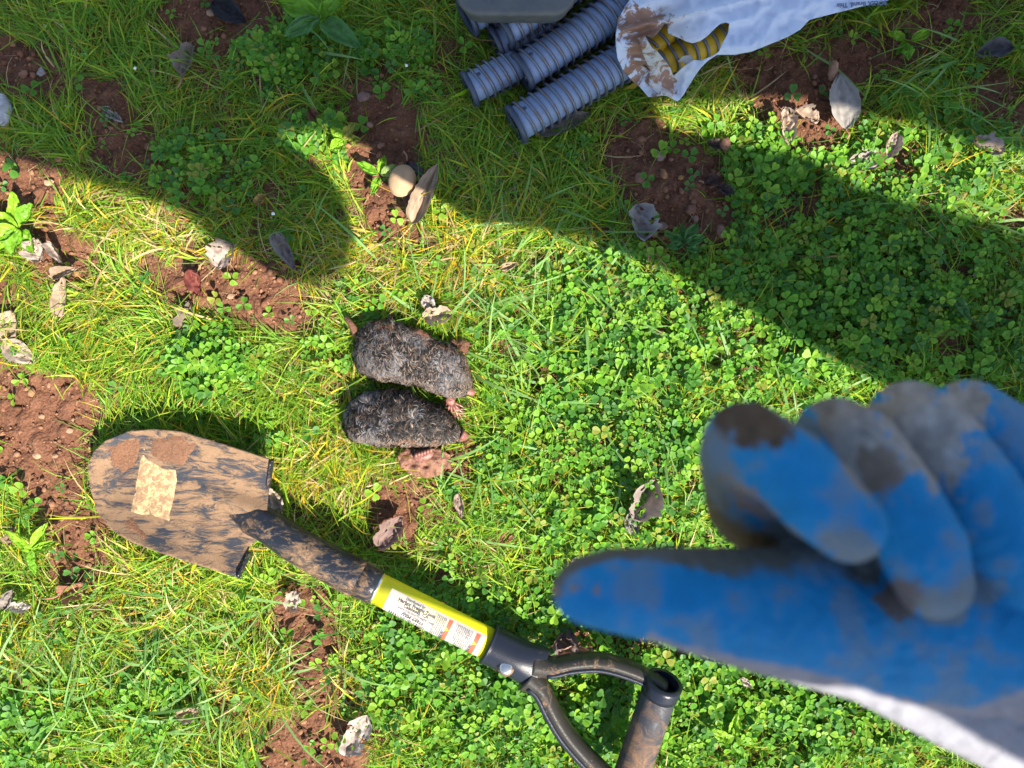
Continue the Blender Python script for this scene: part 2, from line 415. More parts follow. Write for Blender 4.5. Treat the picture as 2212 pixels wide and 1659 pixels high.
# ------------------------------------------------------------------ soil crumbs and dew as stuff
def ico(sub=1):
    import bmesh
    bm = bmesh.new(); bmesh.ops.create_icosphere(bm, subdivisions=sub, radius=1)
    V = np.array([v.co[:] for v in bm.verts]); F = np.array([[v.index for v in f.verts] for f in bm.faces]); bm.free(); return V, F
I1 = ico(1); I2 = ico(2); I3 = ico(3)
def make_crumbs():
    n = 110000; px, py = sample(n); k = soilmask(px, py) & (RG.random(n) < .42); px, py = px[k], py[k]; n = len(px)
    x = (px - 1106) / S; y = (830 - py) / S
    r = np.clip(RG.gamma(1.3, .0006, n) + .0003, .0003, .0042)
    V0, F0 = I1
    V = V0[None] * (1 + RG.normal(0, .2, (n, len(V0), 1))) * np.stack([r * RG.uniform(.8, 1.3, n), r * RG.uniform(.8, 1.3, n), r * .8], -1)[:, None, :]
    V = V + np.stack([x, y, gz(x, y) + r * .5 + .0015], -1)[:, None, :]
    V = capz(V, .010)
    F = ((np.arange(n) * len(V0))[:, None, None] + F0[None]).reshape(-1, 3)
    c = pick([(.18, .08, .045), (.23, .11, .06), (.14, .064, .035), (.24, .12, .068), (.26, .135, .075)], n) * RG.uniform(.7, 1.25, (n, 1))
    o = npmesh('soil_crumbs', V, F, M_crumb, None, np.repeat(c, len(V0), 0), True)
    tag(o, 'small reddish brown crumbs of loose soil on the bare patches', 'soil', kind='stuff')
make_crumbs()

M_dew = mat('dew', (1, 1, 1), 0.02); bsdf(M_dew).inputs['Transmission Weight'].default_value = 1.0; bsdf(M_dew).inputs['IOR'].default_value = 1.33
def make_dew():
    n = 2600; px, py = sample(n); k = ~soilmask(px, py) & ~cover(px, py); px, py = px[k], py[k]; n = len(px)
    x = (px - 1106) / S; y = (830 - py) / S; r = RG.uniform(.0004, .0011, n); V0, F0 = I2
    V = V0[None] * r[:, None, None] + np.stack([x, y, gz(x, y) + RG.uniform(.018, .032, n)], -1)[:, None, :]
    F = ((np.arange(n) * len(V0))[:, None, None] + F0[None]).reshape(-1, 3)
    tag(npmesh('dew_drops', V, F, M_dew, None, None, True), 'tiny clear dew drops sitting on the grass and clover', 'dew', kind='stuff')
make_dew()

# ------------------------------------------------------------------ shapes
def tube(name, pts, rad, m, parent=None, seg=20, caps=True, col=None, open_in=0.0, up=None):
    """sweep an ellipse along pts; rad is a number, (a,b), or a list of those. b is across `up`."""
    pts = [Vector(p) for p in pts]; n = len(pts)
    if not isinstance(rad, list): rad = [rad] * n
    rad = [(r, r) if not isinstance(r, tuple) else r for r in rad]
    upv = Vector(up) if up else Vector((0, 0, 1))
    V = []
    for i, p in enumerate(pts):
        t = (pts[min(i + 1, n - 1)] - pts[max(i - 1, 0)]).normalized()
        s = t.cross(upv)
        if s.length < 1e-4: s = t.cross(Vector((1, 0, 0)))
        s.normalize(); u = s.cross(t).normalized()
        for k in range(seg):
            a = 2 * math.pi * k / seg
            V.append(p + s * (math.cos(a) * rad[i][0]) + u * (math.sin(a) * rad[i][1]))
    F = []
    for i in range(n - 1):
        for k in range(seg):
            k2 = (k + 1) % seg; F.append((i * seg + k, i * seg + k2, (i + 1) * seg + k2, (i + 1) * seg + k))
    F3 = []
    if caps:
        for i, rev in ((0, True), (n - 1, False)):
            c = len(V); V.append(pts[i])
            for k in range(seg):
                k2 = (k + 1) % seg; a, b = i * seg + k, i * seg + k2
                F3.append((c, b, a) if rev else (c, a, b))
    return npmesh(name, [v[:] for v in V], [np.array(F)] + ([np.array(F3)] if F3 else []), m, parent, col, True)

def spline(pts, n=30):
    pts = [Vector(p) for p in pts]; out = []
    m = len(pts) - 1
    for i in range(n + 1):
        t = i / n * m; k = min(int(t), m - 1); f = t - k
        p0 = pts[max(k - 1, 0)]; p1 = pts[k]; p2 = pts[k + 1]; p3 = pts[min(k + 2, m)]
        out.append(0.5 * ((2 * p1) + (p2 - p0) * f + (2 * p0 - 5 * p1 + 4 * p2 - p3) * f * f + (3 * p1 - p0 - 3 * p2 + p3) * f ** 3))
    return out

def cdt_sheet(outline, hole=None, step=5.0, holes=None):
    """triangulated sheet in drawing units: returns (n,2) points and (m,3) tris"""
    holes = holes or ([hole] if hole else [])
    def dens(poly, st):
        o = []
        for i in range(len(poly)):
            a = Vector(poly[i]); b = Vector(poly[(i + 1) % len(poly)]); k = max(1, int((b - a).length / st))
            o += [a + (b - a) * j / k for j in range(k)]
        return o
    pts = []; edges = []
    for poly in [outline] + holes:
        d = dens(poly, step); o = len(pts); pts += d; edges += [(o + i, o + (i + 1) % len(d)) for i in range(len(d))]
    xs = [p[0] for p in outline]; ys = [p[1] for p in outline]
    gx, gy = np.meshgrid(np.arange(min(xs), max(xs), step), np.arange(min(ys), max(ys), step))
    gx = gx.ravel() + RG.uniform(-.3, .3, gx.size) * step; gy = gy.ravel() + RG.uniform(-.3, .3, gy.size) * step
    m = inpoly(gx, gy, outline)
    for h in holes: m &= ~inpoly(gx, gy, h)
    pts += [Vector((float(a), float(b))) for a, b in zip(gx[m], gy[m])]
    v, e, f, _, _, _ = delaunay_2d_cdt(pts, edges, [], 0, 1e-4)
    V = np.array([q[:] for q in v]); F = np.array([t for t in f if len(t) == 3])
    c = V[F].mean(1); k = inpoly(c[:, 0], c[:, 1], outline)
    for h in holes: k &= ~inpoly(c[:, 0], c[:, 1], h)
    F = F[k]
    a, b, cc = V[F[:, 0]], V[F[:, 1]], V[F[:, 2]]
    ar = (b[:, 0] - a[:, 0]) * (cc[:, 1] - a[:, 1]) - (b[:, 1] - a[:, 1]) * (cc[:, 0] - a[:, 0])
    F[ar > 0] = F[ar > 0][:, ::-1]
    return V, F

def sheet_obj(name, V2, F, Z, m, parent=None, col=None, thick=0.0):
    k = (CAMH - Z) / CAMH / S
    V = np.stack([(V2[:, 0] - 1106) * k, (830 - V2[:, 1]) * k, Z], -1)
    o = npmesh(name, V, F, m, parent, col, True)
    if thick:
        s = o.modifiers.new('thickness', 'SOLIDIFY'); s.thickness = thick; s.offset = -1
    return o

def sm(a, b, x):
    t = np.clip((x - a) / (b - a), 0, 1); return t * t * (3 - 2 * t)

def text_mesh(s, size, align='LEFT'):
    cu = bpy.data.curves.new('lettering', 'FONT'); cu.body = s; cu.size = size; cu.align_x = align; cu.resolution_u = 3; cu.offset = size * .040
    o = bpy.data.objects.new('lettering', cu); C.objects.link(o)
    dg = bpy.context.evaluated_depsgraph_get(); dg.update()
    me = bpy.data.meshes.new_from_object(o.evaluated_get(dg))
    V = np.array([v.co[:] for v in me.vertices]).reshape(-1, 3)
    me.calc_loop_triangles()
    F = np.array([t.vertices[:] for t in me.loop_triangles]).reshape(-1, 3)
    bpy.data.objects.remove(o); bpy.data.meshes.remove(me); bpy.data.curves.remove(cu)
    return V[:, :2], F

# ------------------------------------------------------------------ the shovel
def muddy(name, paint, mud, lo, hi, rough=0.35, scale=90, stretch=(1, 1, 1), rot=0.0, wet=None, mudrough=0.85):
    m = mat(name, rough=rough, spec=.3); tc = N(m, 'ShaderNodeTexCoord'); mp = N(m, 'ShaderNodeMapping')
    mp.inputs['Scale'].default_value = stretch; mp.inputs['Rotation'].default_value = (0, 0, rot)
    L(m, tc.outputs['Object'], mp.inputs['Vector'])
    a = noise(m, scale, 12, 0.80, mp.outputs[0], 0.9)
    b = noise(m, scale * .22, 4, 0.5)
    ad = N(m, 'ShaderNodeMath', operation='MULTIPLY_ADD'); L(m, b.outputs[0], ad.inputs[0]); ad.inputs[1].default_value = .45; L(m, a.outputs[0], ad.inputs[2])
    r = ramp(m, ad.outputs[0], [(lo, (0, 0, 0)), (hi, (1, 1, 1))])
    fine = noise(m, 700, 5, 0.7)
    mudc = ramp(m, fine.outputs[0], [(.3, tuple(c * .7 for c in mud)), (.7, tuple(min(1, c * 1.2) for c in mud))])
    L(m, mixc(m, r.outputs[0], paint, mudc.outputs[0]), bsdf(m).inputs['Base Color'])
    rr = N(m, 'ShaderNodeMapRange'); L(m, r.outputs[0], rr.inputs[0]); rr.inputs[3].default_value = rough; rr.inputs[4].default_value = mudrough
    L(m, rr.outputs[0], bsdf(m).inputs['Roughness'])
    p = bump(m, r.outputs[0], 0.5, 0.0012); bump(m, fine.outputs[0], 0.25, 0.0008, p)
    return m
AXR = -R(26.6)
MUD = (.225, .138, .078)
M_blade = muddy('muddy_blade', (.035, .038, .046), MUD, .655, .745, .42, 130, (.22, 1, 1), -AXR)
M_socket = muddy('muddy_steel', (.014, .017, .024), (.25, .15, .08), .725, .86, .28, 110, (.5, 1, 1), -AXR)
M_black = muddy('black_plastic', (.012, .015, .024), (.30, .17, .09), .86, .94, .3, 80)
M_arm = muddy('dusty_plastic', (.03, .027, .022), (.30, .17, .09), .77, .90, .32, 90)
M_grip = muddy('dusty_grip', (.035, .037, .045), (.22, .125, .07), .69, .86, .5, 45)
gt = N(M_grip, 'ShaderNodeTexCoord')
gm = N(M_grip, 'ShaderNodeMapping'); gm.inputs['Rotation'].default_value = (0, 0, R(20)); L(M_grip, gt.outputs['Object'], gm.inputs['Vector'])
gc = N(M_grip, 'ShaderNodeTexChecker'); gc.inputs['Scale'].default_value = 900; L(M_grip, gm.outputs[0], gc.inputs['Vector'])
prevn = bsdf(M_grip).inputs['Normal'].links[0].from_socket
bump(M_grip, gc.outputs[1], 0.6, 0.0005, prevn)
M_wetmud = mat('wet_mud', (.13, .052, .027), .5)
wn = noise(M_wetmud, 300, 6, .7); bump(M_wetmud, wn.outputs[0], .9, .003)
M_yellow = mat('yellow_shaft', (.78, .68, .02), .35)
yn = noise(M_yellow, 60, 8, .7); L(M_yellow, mixc(M_yellow, ramp(M_yellow, yn.outputs[0], [(.66, (0, 0, 0)), (.74, (1, 1, 1))]).outputs[0], (.78, .68, .015), (.35, .28, .03)), bsdf(M_yellow).inputs['Base Color'])
M_label = mat('paper_label', (.40, .38, .35), .6)
ln_ = noise(M_label, 120, 8, .75); L(M_label, mixc(M_label, ramp(M_label, ln_.outputs[0], [(.62, (0, 0, 0)), (.72, (1, 1, 1))]).outputs[0], (.42, .385, .35), (.27, .20, .14)), bsdf(M_label).inputs['Base Color'])
M_ink = mat('ink', (.05, .045, .045), .5); M_ink2 = mat('grey_ink', (.12, .11, .105), .6)
M_red = mat('red_band', (.72, .10, .05), .45)
M_steel = mat('rivet_steel', (.75, .72, .66), .3, 1.0)
M_dark = mat('painted_hole_shade', (.006, .006, .007), .8)

sh = empty('shovel', P(380, 1080), 'short shovel with mud caked blade, yellow labelled shaft and black D handle', 'shovel')
def make_blade():
    V2, F = cdt_sheet(BLADE, step=5)
    ax = Vector((math.cos(R(24)), math.sin(R(24))))
    dx = V2[:, 0] - 565; dy = V2[:, 1] - 1115
    u = dx * ax[0] + dy * ax[1]; v = -dx * ax[1] + dy * ax[0]      # u negative towards the tip, v positive to the lower edge
    # dished: edges rise, tip bent up, frog (raised ridge) runs from the neck
    z = .030 + .016 * (v / 130) ** 2 + .010 * sm(-300, -400, u) - .006 * sm(-150, -330, u)
    z += np.where(v < 0, .021 * (np.abs(v) / 130) ** 1.4, -.003 * (v / 130))
    ridge = np.exp(-(v / (10 + 24 * np.clip(1 + u / 170, 0, 1))) ** 2) * np.clip(1 + u / 170, 0, 1)
    z += .016 * ridge
    z += (fbm(V2[:, 0] / 30, V2[:, 1] / 30, 81) - .5) * .0015
    o = sheet_obj('blade', V2, F, z, M_blade, sh, None, .0018)
    def zf(x, y):
        dx = x - 565; dy = y - 1115; u = dx * ax[0] + dy * ax[1]; v = -dx * ax[1] + dy * ax[0]
        zz = .030 + .016 * (v / 130) ** 2 + .010 * sm(-300, -400, u) - .006 * sm(-150, -330, u)
        zz += np.where(v < 0, .021 * (np.abs(v) / 130) ** 1.4, -.003 * (v / 130))
        return zz + .016 * np.exp(-(v / (10 + 24 * np.clip(1 + u / 170, 0, 1))) ** 2) * np.clip(1 + u / 170, 0, 1)
    return zf
zf = make_blade()
# foot steps: turned lips at the shoulders
for a, b in (((584, 996), (577, 1052)), ((511, 1247), (538, 1192))):
    pts = []
    for i in range(9):
        t = i / 8; x = a[0] + (b[0] - a[0]) * t; y = a[1] + (b[1] - a[1]) * t
        pts.append(P(x + 3, y + 1, float(zf(np.float64(x), np.float64(y))) + .001))
    tube('foot_step', pts, (.0018, .0042), M_socket, sh, 10)
# caked mud areas on the blade
def mud_patch(name, poly, amp, m, parent, zfun, dz=.0006, step=4):
    V2, F = cdt_sheet(poly, step=step)
    d = fbm(V2[:, 0] / 9, V2[:, 1] / 9, 85, 4)
    edge = np.ones(len(V2)) 
    for i, (x, y) in enumerate(V2):
        best = 1e9
        for j in range(len(poly)):
            ax_, ay = poly[j]; bx, by = poly[(j + 1) % len(poly)]
            L2 = (bx - ax_) ** 2 + (by - ay) ** 2; t = max(0, min(1, ((x - ax_) * (bx - ax_) + (y - ay) * (by - ay)) / (L2 + 1e-9)))
            best = min(best, math.hypot(x - ax_ - t * (bx - ax_), y - ay - t * (by - ay)))
        edge[i] = min(1, best / 12)
    z = zfun(V2[:, 0], V2[:, 1]) - .0012 + edge * (.0012 + dz + amp * d)
    return sheet_obj(name, V2, F, z, m, parent)
def wob(poly, a=7, n=6, seed=0):
    rr = random.Random(seed); out = []
    for i in range(len(poly)):
        x1, y1 = poly[i]; x2, y2 = poly[(i + 1) % len(poly)]
        for k in range(n):
            t = k / n; out.append((x1 + (x2 - x1) * t + rr.uniform(-a, a), y1 + (y2 - y1) * t + rr.uniform(-a, a)))
    return out
M_cake = mat('caked_soil', (.20, .09, .045), .95); cn = noise(M_cake, 500, 6, .7)
L(M_cake, ramp(M_cake, cn.outputs[0], [(.3, (.13, .055, .028)), (.7, (.27, .135, .07))]).outputs[0], bsdf(M_cake).inputs['Base Color']); bump(M_cake, cn.outputs[0], 1.0, .003)
mud_patch('mud_patch', wob([(325, 945), (385, 940), (432, 958), (424, 980), (395, 1012), (355, 1000), (322, 990)], 5, 5, 1), .003, M_cake, sh, zf)
mud_patch('mud_patch', wob([(222, 966), (270, 942), (300, 942), (312, 965), (290, 1012), (268, 1030), (236, 1005)], 5, 5, 2), .0012, M_cake, sh, zf)
mud_patch('mud_patch', wob([(262, 1125), (285, 1112), (300, 1130), (325, 1160), (310, 1172), (270, 1150)], 4, 4, 3), .0012, M_cake, sh, zf)
# worn yellow sticker
M_stick = mat('worn_sticker', (.75, .55, .22), .6)
s1 = noise(M_stick, 190, 9, .72, None, .5)
L(M_stick, mixc(M_stick, ramp(M_stick, s1.outputs[0], [(.40, (0, 0, 0)), (.54, (1, 1, 1))]).outputs[0], (.52, .41, .19), (.27, .16, .085)), bsdf(M_stick).inputs['Base Color'])
bump(M_stick, s1.outputs[0], .4, .001)
mud_patch('sticker', wob([(302, 957), (326, 962), (322, 985), (360, 1010), (392, 1000), (386, 1060), (371, 1134), (320, 1124), (273, 1113), (288, 1030)], 1.5, 3, 4), .0003, M_stick, sh, zf, .0003)

# neck, ferrule, shaft
AX = Vector((math.cos(R(26.6)), math.sin(R(26.6))))
def axp(t, h):      # t along the shaft in drawing units from the front of the yellow part
    return P(815 + AX[0] * t, 1271 + AX[1] * t, h)
neck = spline([P(500, 1106, .0300), P(540, 1119, .0345), (P(582, 1139, .0395)), P(640, 1178, .045), P(710, 1217, .047), P(775, 1252, .047)], 26)
rads = []
for i in range(27):
    t = i / 26; r = .0165 + .0022 * max(0, (t - .42) / .58)
    rads.append((.006 + (r - .006) * sm(0, .22, t), .0035 + (r - .0035) * sm(0, .45, t)))
tube('socket', neck, rads, M_socket, sh, 28)
tube('ferrule', [axp(-48, .047), axp(-46, .047), axp(-6, .047), axp(-2, .047)], [.0158, .0172, .0172, .0160], M_socket, sh, 28)
tube('shaft', [axp(-6, .047), axp(140, .048), axp(296, .049)], .0150, M_yellow, sh, 40)
tube('ferrule_ring', [axp(-2, .047), axp(3, .047)], .0158, M_steel, sh, 28)
# label wrapped round the shaft
A0 = axp(0, .047); A1 = axp(296, .049); ad_ = (A1 - A0).normalized(); LEN = (A1 - A0).length
side = ad_.cross(Vector((0, 0, 1))).normalized(); upn = side.cross(ad_).normalized()
# wrap(): a along shaft (m), b round the shaft (m), + to image bottom
def wrap(a, b, r=.01505):
    th = b / .015 + .12
    return A0 + ad_ * a + side * (math.sin(th) * r) + upn * (math.cos(th) * r)
lab = []; nb = 24; na = 30; LA0, LA1, LB0, LB1 = .0135, .1145, -.0125, .0190
for i in range(na + 1):
    for j in range(nb + 1):
        ca = LA0 + (LA1 - LA0) * i / na; cb = LB0 + (LB1 - LB0) * j / nb
        lab.append(wrap(ca, cb)[:])
ii = np.arange((na + 1) * (nb + 1)).reshape(na + 1, nb + 1)
Fl = np.stack([ii[:-1, :-1], ii[:-1, 1:], ii[1:, 1:], ii[1:, :-1]], -1).reshape(-1, 4)
labo = npmesh('label', lab, Fl, M_label, sh)
def rect_wrap(a0, a1, b0, b1, r, nb=10):
    V = []; F = []
    for j in range(nb + 1):
        b = b0 + (b1 - b0) * j / nb; V += [wrap(a0, b, r)[:], wrap(a1, b, r)[:]]
    for j in range(nb): F.append((2 * j, 2 * j + 2, 2 * j + 3, 2 * j + 1))
    return np.array(V), np.array(F)
def put_text(s, size, a, b, vert=False, r=.01517):
    V2, F = text_mesh(s, size)
    if len(V2) == 0: return None
    V = [wrap(a + (-y if vert else x), b + (x if vert else -y), r)[:] for x, y in V2]
    return np.array(V), F
ink = []; ink2 = []
ink2.append(put_text('Distributed by', .0034, .030, -.0087))
ink.append(put_text('Harbor Freight Tools', .0045, .0235, -.0048))
ink.append(put_text('Calabasas, CA', .0045, .0305, -.0016))
ink2.append(put_text('www.HarborFreight.com', .0038, .0255, .0016))
ink2.append(put_text('Made in China', .0030, .0330, .0042))
ink.append(put_text('ITEM 64922', .0047, .0320, .0076))
rr = random.Random(5); a = .020; bars = []
while a < .057:
    wd_ = rr.choice([.0005, .0007, .0012]); bars.append(rect_wrap(a, a + wd_, .0090, .0178, .01517)); a += wd_ + rr.choice([.0006, .0009, .0013])
warn = []
for a0, lines in ((.0640, ['go to www.P65Warnings.ca.gov', 'reproductive harm. For more info', 'to cause birth defects or other', 'which is known to the State', 'chemicals including Bisphenol A', 'This product can expose you to']),
                  (.0860, ['Save these warnings.', 'Do not use as prying bar.', 'from children. 5. Use as intended', 'parts loose or damaged. 4. Keep', 'Inspect before every use. 3. Do', 'and steel toe work boots during', 'safety goggles, heavy-duty work', '1. Verify that work area is clear', 'To prevent serious injury:'])):
    blk = []
    for k, t_ in enumerate(lines): blk.append(put_text(t_, .0018, a0 + .0004 + k * .0018, -.0100, True))
    blk.append(rect_wrap(a0 - .0022, a0 - .0019, -.0108, .018, .01517))
    warn.append(blk)
def fuse(lst):
    lst = [q for q in lst if q is not None]; Vs = []; F3 = []; F4 = []; o = 0
    for V, F in lst:
        (F4 if F.shape[1] == 4 else F3).append(F + o); Vs.append(V); o += len(V)
    return np.concatenate(Vs), ([np.concatenate(F3)] if F3 else []) + ([np.concatenate(F4)] if F4 else [])
def child(o, p):
    o.parent = p; o.matrix_parent_inverse = Matrix.Identity(4); o.location = (0, 0, 0); return o
def nmesh(name, VF, m, par):
    o = npmesh(name, VF[0], VF[1], m); o.parent = par; return o
nmesh('lettering', fuse(ink), M_ink, labo); nmesh('small_lettering', fuse(ink2), M_ink2, labo); nmesh('barcode', fuse(bars), M_ink, labo)
for blk in warn: nmesh('warning_text', fuse(blk), M_ink2, labo)
for a, b in ((.0755, .0798), (.1045, .1090)): nmesh('warning_band', fuse([rect_wrap(a, b, -.0106, .0185, .01514)]), M_red, labo)
for a in (.0763, .1053): nmesh('warning_lettering', fuse([put_text('WARNING', .0046, a, .0020, True, .0152)]), M_ink, labo)
for a in (.0778, .1068):
    nmesh('warning_triangle', (np.array([wrap(a + .0014, -.0006, .0152)[:], wrap(a - .0018, .0010, .0152)[:], wrap(a - .0018, -.0026, .0152)[:]]), [np.array([(0, 1, 2)])]), M_yellow, labo)

# yoke and D handle
yoke = spline([axp(272, .049), axp(300, .049), axp(345, .049), axp(375, .050), axp(392, .050)], 16)
yr = []
for i in range(17):
    t = i / 16; yr.append((.0190 + .0030 * sm(.3, 1, t), .0180 - .0055 * sm(.4, 1, t)))
tube('handle_socket', [axp(269, .049)] + yoke, [(.0192, .0186)] + yr, M_black, sh, 32)
tube('socket_lip', [axp(267, .049), axp(273, .049)], (.0202, .0194), M_black, sh, 32)
rv = axp(0, 0); rc = P(1093, 1443, .067)
tube('rivet_washer', [P(1093, 1443, .0655), P(1093, 1443, .0662)], .0078, M_socket, sh, 24, up=(1, 0, 0))
tube('rivet', [P(1093, 1443, .0660), P(1093, 1443, .0672), P(1093, 1443, .0678)], [.0062, .0058, .004], M_steel, sh, 24, up=(1, 0, 0))
hz = .052
ar1 = spline([P(1150, 1435, hz), P(1190, 1440, hz), P(1235, 1431, hz), P(1295, 1428, hz), P(1358, 1445, hz), P(1405, 1466, hz), P(1432, 1484, hz)], 30)
tube('handle_arm', ar1, [(.0078 + .006 * max(0, 1 - i / 7), .0135) for i in range(31)], M_arm, sh, 18)
ar2 = spline([P(1138, 1462, hz), P(1168, 1487, hz), P(1193, 1535, hz), P(1222, 1582, hz), P(1265, 1632, hz), P(1325, 1690, hz)], 30)
tube('handle_arm', ar2, [(.0088 + .006 * max(0, 1 - i / 7), .0135) for i in range(31)], M_arm, sh, 18)
# light top rims of the arms
tube('arm_rim', [p + Vector((0, -.0055, .0105)) for p in ar1[4:]], (.0026, .0024), M_black, sh, 12)
tube('arm_rim', [p + Vector((-.0052, -.003, .0105)) for p in ar2[3:]], (.0030, .0026), M_black, sh, 12)
# grip: hollow tube from the open ring down out of the picture
g0 = P(1427, 1490, .060); g1 = P(1362, 1680, .050)
gd = (g1 - g0).normalized()
def hollow(name, a, b, ro, ri, m, parent, seg=36, steps=10):
    a = Vector(a); b = Vector(b); d = (b - a).normalized(); s = d.cross(Vector((0, 0, 1))).normalized(); u = s.cross(d)
    prof = [(0, ri)] + [(0, ro)] + [((b - a).length * k / steps, ro) for k in range(1, steps + 1)] + [((b - a).length, ri), ((b - a).length * .5, ri), (0, ri)]
    V = []; F = []
    for (l, r) in prof:
        for k in range(seg):
            t = 2 * math.pi * k / seg; V.append((a + d * l + s * (math.cos(t) * r) + u * (math.sin(t) * r))[:])
    for i in range(len(prof) - 1):
        for k in range(seg):
            k2 = (k + 1) % seg; F.append((i * seg + k, i * seg + k2, (i + 1) * seg + k2, (i + 1) * seg + k))
    return npmesh(name, V, np.array(F), m, parent, None, True)
hollow('grip', g0, g1, .0168, .0135, M_grip, sh)
up_end = (g0 - gd * .004 + Vector((0, 0, .004)))
hollow('handle_ring', g0 - gd * .010 + Vector((0, 0, .0035)), g0 + gd * .004, .0178, .0140, M_black, sh, 36, 3)
tube('ring_shade_disc', [g0 + gd * .006, g0 + gd * .008], .0139, M_dark, sh, 24)  # near-black disc paints the shade inside the open grip end

# ------------------------------------------------------------------ moles
M_fur = mat('fur', rough=.55, spec=.22); L(M_fur, vcol(M_fur), bsdf(M_fur).inputs['Base Color'])
M_hide = mat('mole_hide', rough=.8); L(M_hide, vcol(M_hide), bsdf(M_hide).inputs['Base Color']); bump(M_hide, noise(M_hide, 500, 5).outputs[0], .7, .002)
M_skin = mat('pink_skin', (.42, .16, .12), .45); sn = noise(M_skin, 350, 5); bump(M_skin, sn.outputs[0], .6, .0012)
L(M_skin, ramp(M_skin, sn.outputs[0], [(.3, (.10, .038, .028)), (.65, (.28, .12, .09))]).outputs[0], bsdf(M_skin).inputs['Base Color'])

def mole(st, label, seed, mudfn, hmax, name='mole'):
    st = np.array(st, float); n0 = len(st)
    root = empty(name, P(st[:, 0].mean(), st[:, 1].mean()), label, 'mole', 'dead moles lying side by side in the clover')
    def at(s):
        t = np.clip(np.asarray(s, float), 0, 1) * (n0 - 1)
        return np.stack([np.interp(t, np.arange(n0), st[:, i]) for i in range(st.shape[1])], -1)
    # smooth the outline
    ss = np.linspace(0, 1, 48); prof = at(ss)
    for _ in range(2): prof[1:-1] = (prof[:-2] + 2 * prof[1:-1] + prof[2:]) / 4
    wpx = np.hypot(prof[:, 0] - prof[:, 2], prof[:, 1] - prof[:, 3])
    hz_ = hmax * (wpx / wpx.max()) ** .75
    def surf(s, a):
        t = np.clip(s, 0, 1) * 47
        q = [np.interp(t, np.arange(48), prof[:, i]) for i in range(4)]; hh = np.interp(t, np.arange(48), hz_)
        cx = (q[0] + q[2]) / 2; cy = (q[1] + q[3]) / 2; wx = (q[0] - q[2]) / 2; wy = (q[1] - q[3]) / 2
        ca = np.cos(a); sa = np.sin(a)
        ca = np.sign(ca) * np.abs(ca) ** .85
        lump = 1 + .05 * (fbm(s * 14 + seed, a * 2.2, 3 + seed, 2) - .5) * 2
        px = cx + wx * ca * lump; py = cy + wy * ca * lump
        z = .010 + hh * .46 + hh * .54 * sa * lump
        k = (CAMH - z) / CAMH / S
        return np.stack([(px - 1106) * k, (830 - py) * k, z], -1)
    na, ns = 36, 60
    S_, A_ = np.meshgrid(np.linspace(0, 1, ns), np.linspace(0, 2 * math.pi, na, endpoint=False), indexing='ij')
    V = surf(S_.ravel(), A_.ravel()); i = np.arange(ns * na).reshape(ns, na)
    j = np.roll(i, -1, 1)
    F = np.stack([i[:-1], i[1:], j[1:], j[:-1]], -1).reshape(-1, 4)
    caps = [np.array([i[0][::-1]]), np.array([i[-1]])]
    px = S_.ravel(); py = A_.ravel()
    mudv = mudfn(px, py)
    col = np.where(mudv[:, None] > .5, np.array([.17, .075, .04]), np.array([.035, .030, .030]))
    npmesh('body', V, [F] + caps, M_hide, root, col, True)
    # fur
    n = 21000
    s = RG.uniform(0.0, .985, n); a = RG.uniform(-.5, math.pi + .5, n)
    md = mudfn(s, a) ; keep = (RG.random(n) > md * .75); s = s[keep]; a = a[keep]; md = md[keep]; n = len(s)
    p0 = surf(s, a); pb = surf(s - .01, a); pe = surf(s, a + .03)
    tb = pb - p0; tb /= np.linalg.norm(tb, axis=1)[:, None] + 1e-9
    te = pe - p0; te /= np.linalg.norm(te, axis=1)[:, None] + 1e-9
    nrm = np.cross(tb, te); nrm /= np.linalg.norm(nrm, axis=1)[:, None] + 1e-9
    nrm *= np.sign((nrm * (p0 - surf(s, a + math.pi))).sum(1))[:, None]
    lock = (fbm(p0[:, 0] * 130, p0[:, 1] * 130, 7 + seed, 2) - .5) * 11.0
    smooth_head = sm(.72, .9, s)
    low = sm(-.35, -.85, np.cos(a)) * sm(.02, .15, s)
    lock = lock * (1 - .75 * smooth_head) * (1 - .8 * low) + RG.normal(0, .16, n)
    ln = RG.uniform(.0050, .0095, n) * (1 - .45 * smooth_head) * (1 - .4 * low)
    K = 4; pts = [p0]; q = p0.copy()
    lift = np.clip(fbm(p0[:, 0] * 260, p0[:, 1] * 260, 17 + seed, 2) * 1.7 - .3, .1, 1.1) * (1 - .5 * smooth_head)
    for k in range(K):
        aa = lock + k * .35 * np.sign(lock)
        d = tb * np.cos(aa)[:, None] + te * np.sin(aa)[:, None] + nrm * (lift * (1.0 - k * .42))[:, None]
        d /= np.linalg.norm(d, axis=1)[:, None]; q = q + d * (ln / K)[:, None]; pts.append(q)
    pts = np.stack(pts, 1)
    sd = np.cross(d, nrm); sd /= np.linalg.norm(sd, axis=1)[:, None] + 1e-9
    wd = RG.uniform(.00028, .00050, n)
    wt = np.array([1, 1, .9, .6, .12])
    off = sd[:, None, :] * (wd[:, None] * wt)[..., None]
    V = np.stack([pts - off, pts + off], 2).reshape(-1, 3)
    base = (np.arange(n) * 10)[:, None]
    F = np.concatenate([(base + np.array([2 * k, 2 * k + 1, 2 * k + 3, 2 * k + 2]))[:, None, :] for k in range(K)], 1).reshape(-1, 4)
    tone = fbm(p0[:, 0] * 75, p0[:, 1] * 75, 27 + seed, 3) + (.03 if seed == 1 else .06 - .16 * np.exp(-((s - .55) / .28) ** 2))
    c = np.where((tone > .515)[:, None], pick([(.070, .070, .080), (.13, .13, .14), (.045, .045, .05), (.17, .155, .14)], n), pick([(.008, .0075, .008), (.018, .016, .016), (.012, .011, .011), (.04, .032, .026)], n))  # grey fur in clusters, its paler locks also painting highlights on the coat
